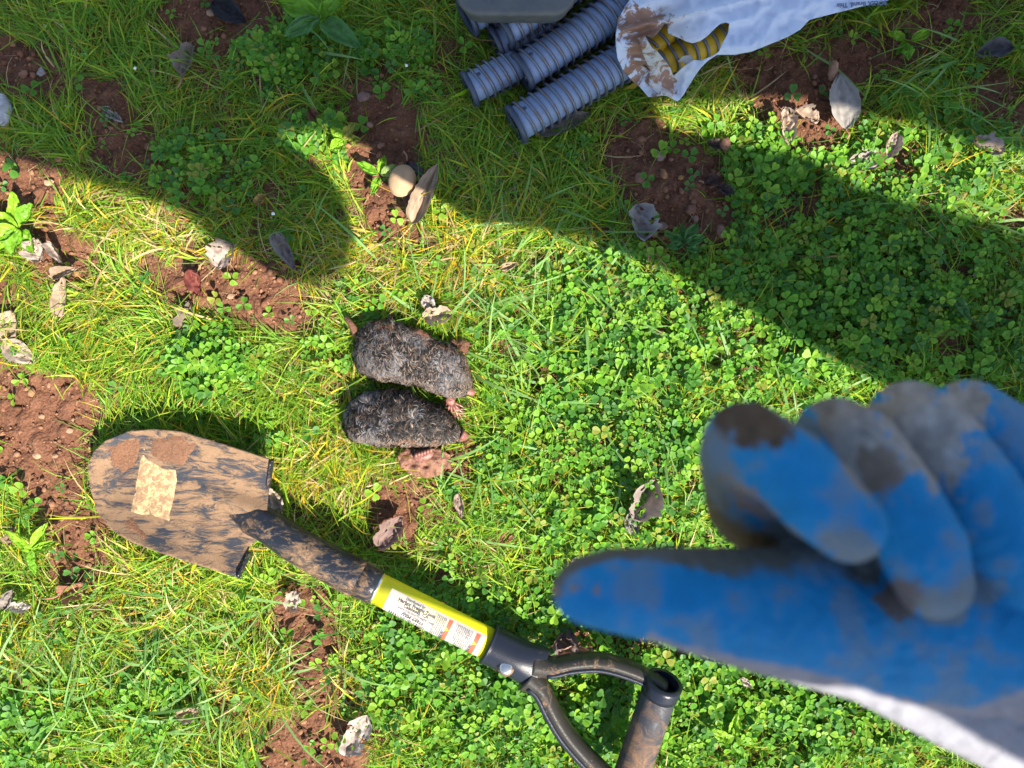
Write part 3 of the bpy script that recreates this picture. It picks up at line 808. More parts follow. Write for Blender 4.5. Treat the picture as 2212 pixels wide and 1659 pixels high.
    br = RG.random(n) < (.07 + .6 * md); c = np.where(br[:, None], pick([(.12, .06, .032), (.08, .042, .024), (.17, .10, .06)], n), c)
    hd = (RG.random(n) < np.maximum(.6 * np.maximum(smooth_head, low), .22 if seed == 1 else .04)); c = np.where(hd[:, None], pick([(.15, .11, .085), (.09, .07, .06), (.22, .175, .14)], n), c)
    npmesh('fur', V, F, M_fur, root, np.repeat(c, 10, 0), False)
    return root, surf

def blob(name, c, r, m, parent, rot=0.0, ns=.25, seed=0, sub=I3, col=None, tilt=0.0, f=1.7):
    V0, F0 = sub; V = V0.copy()
    nz = (fbm(V0[:, 0] * f + seed, V0[:, 1] * f + V0[:, 2] * f * .8 + 5, 60 + seed % 40, 3) - .5) * 2 * ns
    V = V * (1 + nz[:, None]) * np.array(r)
    ct, st_ = math.cos(tilt), math.sin(tilt); V = np.stack([V[:, 0] * ct + V[:, 2] * st_, V[:, 1], -V[:, 0] * st_ + V[:, 2] * ct], -1)
    cr, sr = math.cos(rot), math.sin(rot)
    V = np.stack([V[:, 0] * cr - V[:, 1] * sr, V[:, 0] * sr + V[:, 1] * cr, V[:, 2]], -1) + np.array(c)
    return npmesh(name, V, F0, m, parent, None if col is None else np.tile(np.array(col), (len(V), 1)), True)

def paw(parent, px, py, h, ang, size, spread=1.0):
    """broad digging hand: palm with five stubby clawed fingers"""
    c = P(px, py, h)
    o = blob('digging_paw', c, (size * .55, size * .5, size * .28), M_skin, parent, ang, .12, 3, I2)
    for k in range(5):
        a = ang + (k - 2) * .33 * spread
        d = Vector((math.cos(a), math.sin(a), -.12)); ln = size * (.95 if 0 < k < 4 else .7)
        b = c + d * size * .35
        f = tube('finger', [b, b + d * ln * .5 + Vector((0, 0, size * .08)), b + d * ln], [size * .13, size * .12, size * .09], M_skin, parent, 10)
        cl = tube('claw', [b + d * ln * .95, b + d * (ln + size * .38) + Vector((0, 0, -size * .08))], [size * .075, size * .015], M_claw, parent, 8)
        for q in (f, cl):
            q.parent = o; q.matrix_parent_inverse = Matrix.Translation(-Vector(parent.location)) if False else Matrix.Identity(4)
            q.parent = o; q.matrix_parent_inverse = o.matrix_basis.inverted()
            q.matrix_parent_inverse = Matrix.Identity(4)
    return o
M_claw = mat('claw', (.50, .36, .26), .4)

def md1(s, a):
    return ((np.cos(a) > .74 - .25 * (np.sin(s * 23) + 1) * .5) & (s > .18)).astype(float) * (fbm(s * 30, a * 3, 44) > .38)
def md2(s, a):
    return ((np.cos(a) < -.72) & (s > .38) & (s < .93)).astype(float) * (fbm(s * 30, a * 3, 45) > .4) * .9
ST1 = [(766, 752, 766, 768), (773, 724, 775, 800), (793, 702, 798, 815), (825, 689, 837, 824), (868, 702, 872, 828), (905, 718, 903, 836), (940, 738, 935, 847), (975, 750, 958, 856), (1000, 765, 985, 859), (1015, 795, 1006, 857), (1022, 830, 1016, 852)]
ST2 = [(741, 908, 743, 924), (756, 880, 752, 942), (778, 856, 770, 956), (812, 850, 812, 961), (848, 843, 850, 964), (882, 850, 887, 964), (912, 870, 915, 965), (942, 876, 942, 962), (968, 896, 968, 957), (985, 914, 982, 955), (1002, 933, 996, 952), (1010, 940, 1004, 949)]
m1, sf1 = mole(ST1, 'upper dead mole with damp grey fur, brown tail and muddy back', 1, md1, .036)
m2, sf2 = mole(ST2, 'lower dead mole with black curly fur and its pink paw turned up', 2, md2, .036)
tail = spline([P(770, 724, .020), P(765, 712, .024), P(756, 698, .026), P(745, 685, .022)], 10)
tube('tail', tail, [.0042, .0040, .0038, .0037, .0036, .0034, .0032, .0030, .0027, .0023, .0015], M_wetmud, m1, 12)
tube('snout', spline([P(1008, 845, .020), P(1018, 848, .019), P(1025, 851, .018)], 6), [.006, .0058, .0052, .0045, .004, .0035, .002], M_skin, m1, 12)
paw(m1, 973, 866, .020, R(-65), .010); paw(m1, 985, 884, .014, R(-40), .008)
tube('hind_foot', spline([P(838, 694, .014), P(843, 684, .013), P(847, 672, .012)], 6), [.0035, .0033, .003, .003, .0028, .0026, .002], M_wetmud, m1, 10)
tube('snout', spline([P(995, 940, .022), P(1003, 943, .020), P(1009, 945, .018)], 6), [.0065, .006, .0055, .005, .0044, .0038, .0022], M_skin, m2, 12)
pw = blob('digging_paw', P(915, 984, .026), (.0105, .0060, .0045), M_skin, m2, R(12), .15, 4)
for k in range(6):
    b = P(898 + k * 6.6, 989 - k * 2.2, .030); e = P(900 + k * 6.2, 979 - k * 2.0, .031)
    q = tube('finger', [b, (b + e) / 2 + Vector((0, 0, .0014)), e], [.0014, .0018, .0013], M_skin, None, 10); q.parent = pw; q.matrix_parent_inverse = pw.matrix_world.inverted()
    q.matrix_parent_inverse = Matrix.Identity(4)
# muddy clods beside the animals: things of their own
def clod(poly, label, zb, amp, seed, m=M_wetmud):
    V2, F = cdt_sheet(wob(poly, 5, 4, seed), step=3.5)
    cx = np.mean([p[0] for p in poly]); cy = np.mean([p[1] for p in poly]); rx = max(abs(p[0] - cx) for p in poly); ry = max(abs(p[1] - cy) for p in poly)
    d = np.clip(1 - (((V2[:, 0] - cx) / rx) ** 2 + ((V2[:, 1] - cy) / ry) ** 2) * .8, 0, 1) ** .5
    z = zb * .5 + zb * .5 * d + 1.8 * amp * (fbm(V2[:, 0] / 11, V2[:, 1] / 11, 70 + seed, 4) - .5) * 2 
    o = sheet_obj('mud_clod', V2, F, z, m, None, None, .004)
    return tag(o, label, 'mud', 'clods of wet mud round the moles')
M_clod = mat('sticky_mud', (.23, .10, .055), .6); qn = noise(M_clod, 200, 6, .65); L(M_clod, ramp(M_clod, noise(M_clod, 90, 7, .7).outputs[0], [(.35, (.11, .045, .027)), (.65, (.27, .125, .075))]).outputs[0], bsdf(M_clod).inputs['Base Color']); bump(M_clod, qn.outputs[0], .8, .0035)
clod([(858, 985), (872, 972), (905, 968), (945, 972), (975, 985), (970, 1010), (940, 1030), (900, 1032), (865, 1010)], 'large lump of smooth brown mud below the pink paw of the lower mole', .022, .003, 1, M_clod)
clod([(968, 735), (998, 730), (1018, 745), (1010, 765), (985, 762)], 'crumbly clod of red brown mud at the upper mole\'s shoulder', .024, .004, 2)
clod([(868, 706), (905, 712), (926, 725), (918, 742), (890, 738)], 'wet mud lump stuck along the back of the upper mole', .036, .003, 3)
clod([(955, 870), (995, 872), (1000, 892), (975, 905), (955, 893)], 'flat smear of mud between the two moles\' heads', .012, .002, 4, M_clod)

# ------------------------------------------------------------------ sprung tubes
M_tube = mat('grey_plastic_tube', (.24, .29, .40), .5)
tn = noise(M_tube, 120, 8, .7); L(M_tube, mixc(M_tube, ramp(M_tube, tn.outputs[0], [(.55, (0, 0, 0)), (.8, (1, 1, 1))]).outputs[0], (.215, .29, .43), (.17, .17, .19)), bsdf(M_tube).inputs['Base Color'])
M_ytube = mat('yellow_plastic_tube', (.72, .45, .015), .5)
ty_ = noise(M_ytube, 90, 8, .7); L(M_ytube, mixc(M_ytube, ramp(M_ytube, ty_.outputs[0], [(.55, (0, 0, 0)), (.75, (1, 1, 1))]).outputs[0], (.55, .34, .008), (.22, .13, .03)), bsdf(M_ytube).inputs['Base Color'])
M_wire = mat('rusty_wire', (.3, .3, .3), .5, .6)
wn2 = noise(M_wire, 90, 8, .7); L(M_wire, ramp(M_wire, wn2.outputs[0], [(.48, (.17, .19, .24)), (.62, (.20, .135, .10))]).outputs[0], bsdf(M_wire).inputs['Base Color'])
M_ring = mat('dark_ring', (.06, .075, .11), .5, .3)
def sprung(a, b, za, zb, label, r=.0168, m=M_tube, ring=True, pitch=.0090, phase=0, rivet=None, name='sprung_tube', group='grey tubes wound with wire springs'):
    A = P(a[0], a[1], za); B = P(b[0], b[1], zb)
    root = empty(name, A, label, 'tube', group)
    hollow('tube', A, B, r, r - .0016, m, root, 36, 12)
    d = (B - A).normalized(); Ln = (B - A).length; s = d.cross(Vector((0, 0, 1))).normalized(); u = s.cross(d)
    pts = []; turns = (Ln - .012) / pitch; k = int(turns * 22)
    sl_ = .0045                                                      # coils lean over
    for i in range(k + 1):
        t = i / 22 * 2 * math.pi + phase; l = .009 + i / 22 * pitch; rr_ = r + .0022
        pts.append(A + d * (l + sl_ * math.cos(t)) + s * (math.cos(t) * rr_) + u * (math.sin(t) * rr_ ))
    tube('wire_spring', pts, .0015, M_wire, root, 7, up=tuple(d))
    if ring:
        hollow('end_ring', A - d * .001, A + d * .004, r + .0035, r - .002, M_ring, root, 36, 2)
        q = A + d * .014 + (u * .92 + s * (-.25)).normalized() * (r + .0002)
        tube('rivet', [q, q + u * .0009], [.0019, .0014], M_ring, root, 12, up=tuple(d))
    return root
sprung((1112, 271), (1392, 106), .024, .026, 'front grey sprung tube whose wire rings run in under the white bag', .0172)
sprung((1012, 194), (1118, 140), .021, .021, 'short grey sprung tube lying lowest with its open end pointing left', .0148, pitch=.0085)
sprung((1126, 158), (1480, -75), .031, .033, 'long grey sprung tube above the front one, ending against a shorter tube', .0170)
sprung((1084, 68), (1410, -150), .040, .040, 'upper grey sprung tube reaching up beside the dark container', .0160, pitch=.0095)
sprung((1070, 98), (1190, 40), .019, .019, 'grey sprung tube half hidden in shade beneath the upper tube', .0150)
sprung((1008, 40), (1250, -110), .030, .030, 'grey sprung tube at the top left coming out from under the container', .0160)

# dark container
M_cont = mat('dark_grey_plastic', (.085, .09, .088), .5); k1 = noise(M_cont, 60, 8, .7); bump(M_cont, k1.outputs[0], .2, .001)
L(M_cont, ramp(M_cont, k1.outputs[0], [(.4, (.075, .08, .08)), (.7, (.12, .115, .10))]).outputs[0], bsdf(M_cont).inputs['Base Color'])
def rbox(name, x0, x1, y0, y1, z0, z1, rad, m, parent=None, rot=0, ed=.006):
    cx, cy = (x0 + x1) / 2, (y0 + y1) / 2; hx, hy = (x1 - x0) / 2, (y1 - y0) / 2; V = []; rings = []
    levels = [(z0, ed * 1.0), (z0 + ed * .3, ed * .3), (z0 + ed, 0), (z1 - ed, 0), (z1 - ed * .6, ed * .1), (z1 - ed * .3, ed * .3), (z1 - ed * .08, ed * .6), (z1, ed)]
    seg = 10
    for z, ins in levels:
        k = 0
        for q, (sx, sy) in enumerate(((1, 1), (-1, 1), (-1, -1), (1, -1))):
            for j in range(seg + 1):
                a = (q + j / seg) * math.pi / 2; r = max(rad - ins, .001)
                x = cx + sx * (hx - rad) + math.cos(a) * r; y = cy + sy * (hy - rad) + math.sin(a) * r
                V.append((x, y, z)); k += 1
        rings.append(k)
    n = rings[0]; F = []
    for i in range(len(levels) - 1):
        for k in range(n): F.append((i * n + k, i * n + (k + 1) % n, (i + 1) * n + (k + 1) % n, (i + 1) * n + k))
    caps = [np.array([[k for k in range(n)][::-1]]), np.array([[(len(levels) - 1) * n + k for k in range(n)]])]
    return npmesh(name, V, [np.array(F)] + caps, m, parent, None, True)
ct = P(985, 36, .085); ct2 = P(1245, -330, .085)
cr_ = empty('container', (ct.x, ct.y, 0), 'dark grey plastic container with rounded corners resting on the grey tubes', 'container')
rbox('container_body', ct.x + .004, ct2.x - .004, ct.y + .004, ct2.y, .058, .080, .020, M_cont, cr_)
rbox('lid', ct.x, ct2.x, ct.y, ct2.y + .004, .079, .089, .022, M_cont, cr_, 0, .0045)

# white bag
M_bag = mat('white_plastic_bag', (.80, .82, .86), .38)
bn = noise(M_bag, 80, 9, .72, None, .8)
bn2 = noise(M_bag, 12, 3, .5)
ad = N(M_bag, 'ShaderNodeMath', operation='MULTIPLY_ADD'); L(M_bag, bn2.outputs[0], ad.inputs[0]); ad.inputs[1].default_value = .7; L(M_bag, bn.outputs[0], ad.inputs[2])
vc = vcol(M_bag); sx = N(M_bag, 'ShaderNodeSeparateColor'); L(M_bag, vc, sx.inputs[0])
ad2 = N(M_bag, 'ShaderNodeMath', operation='MULTIPLY_ADD'); L(M_bag, sx.outputs[0], ad2.inputs[0]); ad2.inputs[1].default_value = .17; L(M_bag, ad.outputs[0], ad2.inputs[2])
st_ = ramp(M_bag, ad2.outputs[0], [(.99, (0, 0, 0)), (1.012, (1, 1, 1))])
base_b = mixc(M_bag, sx.outputs[1], (.66, .72, .84), (.60, .57, .52))
L(M_bag, mixc(M_bag, st_.outputs[0], base_b, (.33, .17, .10)), bsdf(M_bag).inputs['Base Color'])
tr = N(M_bag, 'ShaderNodeBsdfTranslucent'); tr.inputs[0].default_value = (.8, .82, .86, 1)
mx = N(M_bag, 'ShaderNodeMixShader'); mx.inputs[0].default_value = .18
L(M_bag, bsdf(M_bag).outputs[0], mx.inputs[1]); L(M_bag, tr.outputs[0], mx.inputs[2]); L(M_bag, mx.outputs[0], outn(M_bag).inputs[0])
def b8(x, y): return (1289.2 + .186 * x, .186 * y)
HOLE = [b8(*p) for p in [(555, 410), (640, 440), (700, 395), (745, 335), (790, 280), (815, 285), (828, 390), (880, 410), (960, 445), (1040, 485), (1110, 505), (1200, 480), (1260, 440), (1320, 385), (1385, 320), (1440, 275), (1500, 262), (1540, 278), (1528, 380), (1490, 450), (1450, 520), (1420, 600), (1330, 660), (1210, 700), (1120, 700), (1060, 740), (980, 800), (900, 880), (880, 870), (855, 800), (800, 715), (715, 618), (640, 560), (600, 530)]]
HOLE2 = [b8(*p) for p in [(525, 748), (560, 755), (622, 815), (600, 812), (560, 780)]]
BAG2 = [p for p in BAGO]
bag = empty('bag', P(1600, -40), 'torn white plastic bag smeared with mud and holding yellow tubes', 'bag')
def bagz(x, y):
    lift = .064 - .030 * sm(80, 200, y) - .016 * sm(1540, 1900, x)
    # pinch down towards the outer edges
    z = lift
    u = (x - 1330) * .93 + (y - 130) * (-.36); v = (x - 1330) * .36 + (y - 130) * .93
    z = z + .0035 * np.sin(v / 16 + 3 * fbm(x / 120, y / 120, 33, 2)) * np.exp(-((x - 1420) / 130) ** 2)
    z = z + .0050 * (1 - np.abs(2 * (fbm(x / 75, y / 75, 34, 2)) - 1) * 2)
    z = z + .0026 * (1 - np.abs(2 * (fbm(x / 28, y / 28, 35, 2)) - 1) * 2)
    z = z + .008 * np.exp(-((y + 8 + (x - 1640) * .25) / 9) ** 2)
    return z
V2, F = cdt_sheet(BAG2, step=4, holes=[HOLE, HOLE2])
V2[:, 1] = V2[:, 1]
z = bagz(V2[:, 0], V2[:, 1])
dirt = np.exp(-(((V2[:, 0] - 1395) / 75) ** 2 + ((V2[:, 1] - 80) / 90) ** 2)); warm = np.exp(-(((V2[:, 0] - 1440) / 70) ** 2 + ((V2[:, 1] - 100) / 90) ** 2))
sheet_obj('bag_sheet', V2, F, z, M_bag, bag, np.stack([dirt, warm, warm * 0], -1), .0004)
V2, F = cdt_sheet([(x * .985 + 1500 * .015, y * .97 + 1) for x, y in BAGO], step=8)
sheet_obj('bag_underside', V2, F, .013 + .004 * fbm(V2[:, 0] / 40, V2[:, 1] / 40, 36), M_bag, bag, np.tile(np.array([.35, 1., 0]), (len(V2), 1)), .0004)
# curled torn flaps round the hole
def flap(pts, h, m, nm='torn_flap'):
    V2, F = cdt_sheet(pts, step=4)
    z = bagz(V2[:, 0], V2[:, 1]) + h + .003 * fbm(V2[:, 0] / 12, V2[:, 1] / 12, 37)
    sheet_obj(nm, V2, F, z, m, bag, np.tile(np.array([.45, 1., 0]), (len(V2), 1)), .0004)
flap([b8(*p) for p in [(480, 440), (560, 420), (640, 560), (720, 620), (800, 720), (860, 800), (890, 900), (895, 1000), (880, 1120), (740, 1110), (610, 1000), (620, 820), (540, 640)]], .0035, M_bag)
flap([b8(*p) for p in [(990, 660), (1100, 640), (1125, 730), (1060, 790), (1000, 720), (940, 720)]], -.010, M_bag)
# small print on the bag, upside down as the bag lies
V2t, Ft = text_mesh('SOLEX Brand. This', .0062)
V2t = V2t.copy(); ca, sa = math.cos(R(184)), math.sin(R(184)); org = P(1925, 1, 0)
px_, py_ = V2t[:, 0] * ca - V2t[:, 1] * sa, V2t[:, 0] * sa + V2t[:, 1] * ca
dpx = px_ * S * 1.05 + 1915; dpy = 1.0 - py_ * S * 1.05
M_print = mat('grey_print', (.13, .16, .25), .5)
sheet_obj('lettering', np.stack([dpx, dpy], -1), Ft, bagz(dpx, dpy) + .0012, M_print, bag)
sprung((1388, 118), (1490, 28), .034, .036, 'yellow sprung tube lying uppermost inside the torn bag', .0118, M_ytube, False, .0105, 1.0, group='yellow tubes inside the bag')
sprung((1405, 145), (1640, 45), .027, .030, 'yellow sprung tube lying below the other inside the torn bag', .0135, M_ytube, False, .0105, 0.3, group='yellow tubes inside the bag')

# ------------------------------------------------------------------ dead leaves, stones, weeds
TAN = (.52, .38, .26); PALE = (.58, .46, .38); GREY = (.34, .28, .23); SLATE = (.15, .13, .14); BROWN = (.26, .15, .09); MAUVE = (.36, .27, .24)
def leaf(px, py, ln, wd, ang, label, color, kind='oval', curl=.25, z=.020, stem=0, crump=1.0, tilt=0.0, seed=None, m=None, name='dead_leaf', group='dead leaves scattered on the lawn', cat='leaf'):
    """ang in the picture plane, degrees counter-clockwise; ln, wd in drawing units"""
    seed = int(px * 7 + py) % 89 if seed is None else seed
    rr = random.Random(seed); nu, nv = 26, 14
    Lm = ln / S; Wm = wd / S
    u = np.linspace(0, 1, nu + 1)[:, None] * np.ones((1, nv + 1)); v = np.linspace(-1, 1, nv + 1)[None, :] * np.ones((nu + 1, 1))
    if kind == 'oval': prof = np.sin(np.pi * u ** .85) ** .75
    elif kind == 'long': prof = np.sin(np.pi * u ** .75) ** .6 * (1 - .25 * u)
    elif kind == 'lobed': prof = np.sin(np.pi * u ** .8) ** .5 * (.72 + .38 * np.abs(np.sin(u * 9.5 + seed)))
    else: prof = np.sin(np.pi * u ** .9) ** .45 * (.6 + .75 * fbm(u * 6 + seed, v * .6 + (v > 0) * 5, 12, 3))
    prof = prof * (1 + .10 * (fbm(u * 22 + seed, (v > 0) * 9., 19, 2) - .5) * 2)
    X = (u - .5) * Lm * (1 + .12 * (fbm(u * 2, v * 2 + seed, 13, 2) - .5) * (kind == 'torn') * 3); Y = v * prof * Wm * .5
    Z = curl * Wm * (v ** 2) * prof * 1.3 + crump * .0065 * (fbm(u * 4 + seed, v * 3 + seed, 23, 3) - .5) * 2 + curl * Lm * .5 * (u - .5) ** 2 + np.sin(R(tilt)) * X
    Z = Z + .0009 * np.abs(np.sin((u * 7 - np.abs(v) * 1.2) * math.pi)) * (crump > 0) - .0007 * np.exp(-(v / .12) ** 2)
    a = R(ang); c = P(px, py, z)
    V = np.stack([c.x + X * math.cos(a) - Y * math.sin(a), c.y + X * math.sin(a) + Y * math.cos(a), z + Z], -1).reshape(-1, 3)
    V[:, 2] = np.maximum(V[:, 2] - (.005 if m is None else .0), .004)
    i = np.arange((nu + 1) * (nv + 1)).reshape(nu + 1, nv + 1)
    F = np.stack([i[:-1, :-1], i[1:, :-1], i[1:, 1:], i[:-1, 1:]], -1).reshape(-1, 4)
    if kind in ('torn', 'lobed'):
        cc = fbm((u[:-1, :-1] * 7 + seed), v[:-1, :-1] * 2.5 + 3, 61, 2).ravel(); F = F[~((cc > .70) & (np.abs(v[:-1, :-1]).ravel() > .25))]
    vein = np.exp(-(v / .05) ** 2) * .35 + .16 * (np.abs(np.sin((u * 7 - np.abs(v) * 1.2) * math.pi)) < .22)
    bl = fbm(u * 5 + seed, v * 4, 71, 3); 
    col = np.array(color)[None, None] * (.62 if m is None else 1.0) * (.60 + .8 * bl[..., None]) * (1 + (-.30 if m is None else .5) * vein[..., None])
    o = npmesh(name, V, F, m or M_dead, None, col.reshape(-1, 3), True)
    tag(o, label, cat, group)
    if stem:
        e = V.reshape(nu + 1, nv + 1, 3)[0, nv // 2]; d = Vector((-math.cos(a), -math.sin(a), 0)); e = Vector(e.tolist())
        q = spline([e, e + d * stem / S * .5 + Vector((0.002, 0.001, .003)), e + d * stem / S + Vector((0, .003, .001))], 8)
        so_ = tube('stem', q, .0009, M_stem if m is None else M_gstem, None, 8); so_.parent = o
    return o
M_stem = mat('leaf_stem', (.32, .14, .08), .6); M_gstem = mat('green_stem', (.25, .30, .10), .5)

leaf(402, 130, 70, 46, 70, 'grey torn dead leaf with a bent stem in the shaded grass at upper left', GREY, 'torn', .5, .018, 30)
leaf(918, 420, 132, 50, 66, 'long tan dead leaf half in shade, standing beside a cupped leaf', TAN, 'long', .55, .026, 0, 1, 8)
leaf(893, 392, 92, 55, -70, 'slate grey dead leaf behind the cupped beige leaf', SLATE, 'oval', .3, .016, 18)
leaf(882, 432, 60, 26, -75, 'narrow brown leaf tucked under the cupped beige leaf', MAUVE, 'long', .4, .020)
leaf(614, 542, 92, 36, -62, 'narrow grey dead leaf at the edge of the lobed shadow', (.34, .30, .28), 'long', .5, .020)
leaf(480, 552, 62, 62, 60, 'crumpled pale tan dead leaf on the bare soil left of the lobed shadow', PALE, 'torn', .4, .018)
leaf(421, 612, 64, 34, -65, 'dark red dead leaf lying on bare soil', (.26, .07, .055), 'oval', .5, .018)
leaf(400, 686, 66, 44, 80, 'brown grey dead leaf below the dark red leaf', (.30, .23, .17), 'torn', .3, .016)
leaf(128, 640, 86, 36, 84, 'tan curled dead leaf standing in the grass at the left', TAN, 'long', .3, .018)
leaf(136, 590, 56, 30, 20, 'small tan leaf bent over the top of the tan curled leaf', TAN, 'long', .6, .020)
leaf(74, 540, 50, 44, 100, 'pale papery leaf beside the broad green rosette', PALE, 'torn', .4, .018)
leaf(116, 545, 54, 20, -60, 'thin twisted strip of pale leaf on bare soil at left', PALE, 'long', .9, .018)
leaf(12, 706, 70, 62, 80, 'pale tan leaf cut by the left edge, upper of two', (.62, .45, .32), 'oval', .2, .016)
leaf(36, 760, 84, 46, -35, 'pale tan pointed leaf near the left edge, lower of two', (.60, .47, .36), 'oval', .2, .018)
leaf(926, 655, 40, 28, -55, 'pale beige folded leaf scrap above the upper mole', (.66, .57, .50), 'oval', .2, .026)
leaf(945, 683, 62, 42, 10, 'crumpled beige leaf next to the folded scrap above the upper mole', (.62, .48, .36), 'torn', .7, .022)
leaf(1222, 270, 120, 44, 22, 'curled grey brown leaf under the front grey tube', (.30, .26, .23), 'long', .7, .012)
leaf(1386, 480, 78, 62, 100, 'pale grey torn leaf with a red brown stem on dark soil', (.44, .40, .38), 'torn', .6, .016, 52)
leaf(1824, 216, 122, 70, 96, 'large pale upright leaf lying at the edge of the sunlit strip', (.46, .42, .37), 'oval', .15, .018, 26, .6)
leaf(1700, 270, 74, 40, 95, 'crumpled pale leaf in the sunlit strip', (.55, .42, .33), 'torn', .6, .018)
leaf(1745, 248, 54, 34, -30, 'small torn tan leaf touching the crumpled pale leaf', (.52, .38, .28), 'torn', .4, .020)
leaf(1930, 312, 62, 32, 70, 'upright tan leaf fragment between sunlit clovers', (.55, .42, .34), 'oval', .4, .020)
leaf(1868, 350, 70, 46, 8, 'pale leaf crumbs lying under the clovers of the sunlit strip', (.50, .42, .37), 'torn', .5, .012)
leaf(2138, 316, 64, 40, -25, 'ragged grey pink leaf near the right edge', (.46, .36, .33), 'torn', .4, .020)
leaf(2150, 110, 84, 40, 12, 'dark folded leaf with a pale edge at the upper right', (.16, .155, .17), 'oval', .6, .018)
leaf(1390, 1080, 92, 66, 62, 'greyish pink curled leaf to the left of the gloved fingers', (.42, .34, .30), 'torn', .7, .026)
leaf(1366, 1128, 58, 34, 92, 'small grey lower leaf next to the greyish pink curled leaf', (.33, .29, .27), 'oval', .3, .022)
leaf(992, 1094, 52, 22, -80, 'narrow pale brown leaf on the grass right of the mud lump', (.44, .33, .26), 'long', .5, .024)
leaf(842, 1150, 78, 50, 48, 'mauve brown torn leaf on bare earth above the shovel socket', (.33, .22, .19), 'torn', .5, .018)
leaf(593, 1082, 58, 34, -62, 'beige leaf beside the shovel\'s upper foot step', PALE, 'torn', .5, .024)
leaf(1222, 1392, 70, 56, 75, 'dark mauve leaf behind the D handle', (.24, .18, .16), 'oval', .4, .022)
leaf(1240, 1408, 80, 24, 5, 'tan leaf edge poking out behind the D handle', (.46, .30, .22), 'torn', .5, .024)
leaf(770, 1588, 92, 56, 60, 'pale torn leaf at the bottom beside crumbled soil', (.58, .49, .43), 'torn', .3, .020)
leaf(158, 1276, 66, 40, 20, 'reddish brown leaf in a small hole at lower left', (.40, .19, .12), 'lobed', .5, .012, 36)
leaf(402, 1545, 50, 34, 10, 'small tan leaf among the coarse grass at the bottom left', TAN, 'torn', .4, .022)
leaf(632, 1300, 44, 36, 50, 'small pale leaf on the bare patch below the shovel', (.56, .46, .38), 'torn', .3, .018)
leaf(1614, 1478, 34, 14, -40, 'tiny pale leaf chip below the glove', (.62, .54, .44), 'oval', .3, .028)
leaf(1246, 1218, 24, 22, 30, 'tiny peach coloured leaf scrap above the thumb tip', (.62, .47, .36), 'oval', .3, .028)
leaf(14, 1298, 46, 30, 70, 'grey brown leaf at the left edge level with the small hole', (.34, .29, .25), 'oval', .4, .020)
leaf(40, 1312, 40, 26, 0, 'white papery leaf scrap near the left edge', (.60, .54, .48), 'torn', .4, .022)
leaf(492, 24, 82, 48, -30, 'blackish leaf lying on dark soil at the top', (.045, .045, .05), 'oval', .3, .012)
leaf(676, 250, 34, 24, -50, 'small brown leaf just above the sunlit notch', (.28, .14, .08), 'oval', .4, .020)
leaf(1541, 389, 36, 30, 10, 'small round brown clover leaf on the dark soil', (.15, .085, .065), 'oval', .2, .012, 10)
leaf(1545, 312, 34, 24, -20, 'small grey brown withered leaf right of the dark soil', (.17, .12, .10), 'oval', .4, .014)
leaf(1568, 410, 38, 26, -30, 'wrinkled dark leaf at the right rim of the dark soil', (.12, .09, .09), 'torn', .4, .014)
leaf(240, 246, 50, 22, -35, 'small fan of dry white stalks on soil in the shade', (.46, .42, .38), 'lobed', .4, .012)
leaf(20, 1160, 40, 26, 70, 'small dull brown leaf at the left edge beside the soil', (.30, .2, .13), 'torn', .4, .018)
leaf(1100, 575, 40, 18, 20, 'thin straw coloured leaf strip in the dry patch', (.55, .42, .26), 'long', .4, .026)
leaf(560, 430, 30, 18, 50, 'small yellowed leaf at the shadow edge', (.5, .36, .12), 'oval', .4, .022)
# cupped leaf: a dome with a pale rim
def cup(px, py):
    V0, F0 = I3; V = V0.copy(); V[:, 2] = np.maximum(V[:, 2], -.2)
    c = P(px, py, .026); V = V * np.array([.0135, .0165, .0100]) * (1 + .06 * (fbm(V0[:, 0] * 1.5, V0[:, 1] * 1.5, 30)[:, None] - .5))
    col = np.where((V0[:, 2] < .12)[:, None], np.array([.74, .58, .40]), np.array([.42, .28, .16])[None] * (.8 + .4 * fbm(V0[:, 0] * 3, V0[:, 1] * 3, 41)[:, None]))
    a = R(-20); V = np.stack([V[:, 0] * math.cos(a) - V[:, 1] * math.sin(a), V[:, 0] * math.sin(a) + V[:, 1] * math.cos(a), V[:, 2]], -1) + np.array(c)
    o = npmesh('cupped_leaf', V, F0, M_dead, None, col, True)
    tag(o, 'smooth beige cupped leaf, domed like a cap, at the shadow edge', 'leaf', 'dead leaves scattered on the lawn')
cup(869, 391)

def stone(px, py, r, col, label, seed, rot=0, z=.003, asp=(1, .8, .55), ns=.38):
    c = P(px, py, z); o = blob('stone', c, tuple(r * .82 / S * a for a in asp), M_stone, None, R(rot), ns, seed, I3, col)
    tag(o, label, 'stone', 'stones and pebbles on the soil')
RB = (.26, .12, .07); OR_ = (.36, .17, .07); GB = (.25, .19, .16)
stone(-4, 236, 34, (.42, .41, .44), 'large pale lavender stone cut by the left edge', 1, 100, .012, (1.2, .9, .6), .3)
stone(455, 28, 11, (.34, .20, .12), 'smooth brown pebble beside the blackish leaf at the top', 2, 0, .010)
stone(50, 160, 13, RB, 'reddish angular stone on the soil at the upper left', 3, 20)
stone(88, 156, 12, (.28, .24, .24), 'greyish stone right of the reddish angular one', 4, 70)
stone(28, 97, 7, OR_, 'small orange brown pebble in the upper left soil', 5)
stone(55, 265, 8, GB, 'dull brown pebble under the lavender stone', 6)
stone(1799, 152, 24, (.36, .19, .11), 'long rusty stone standing above the large pale leaf', 7, 80, .012, (1, .5, .5), .35)
stone(1567, 312, 17, (.20, .095, .055), 'rough red brown stone among clovers right of the dark soil', 8, 75, .016, (1, .8, .7), .3)
stone(1427, 338, 14, (.27, .18, .14), 'rounded beige brown pebble near the top of the dark soil', 9, 60)
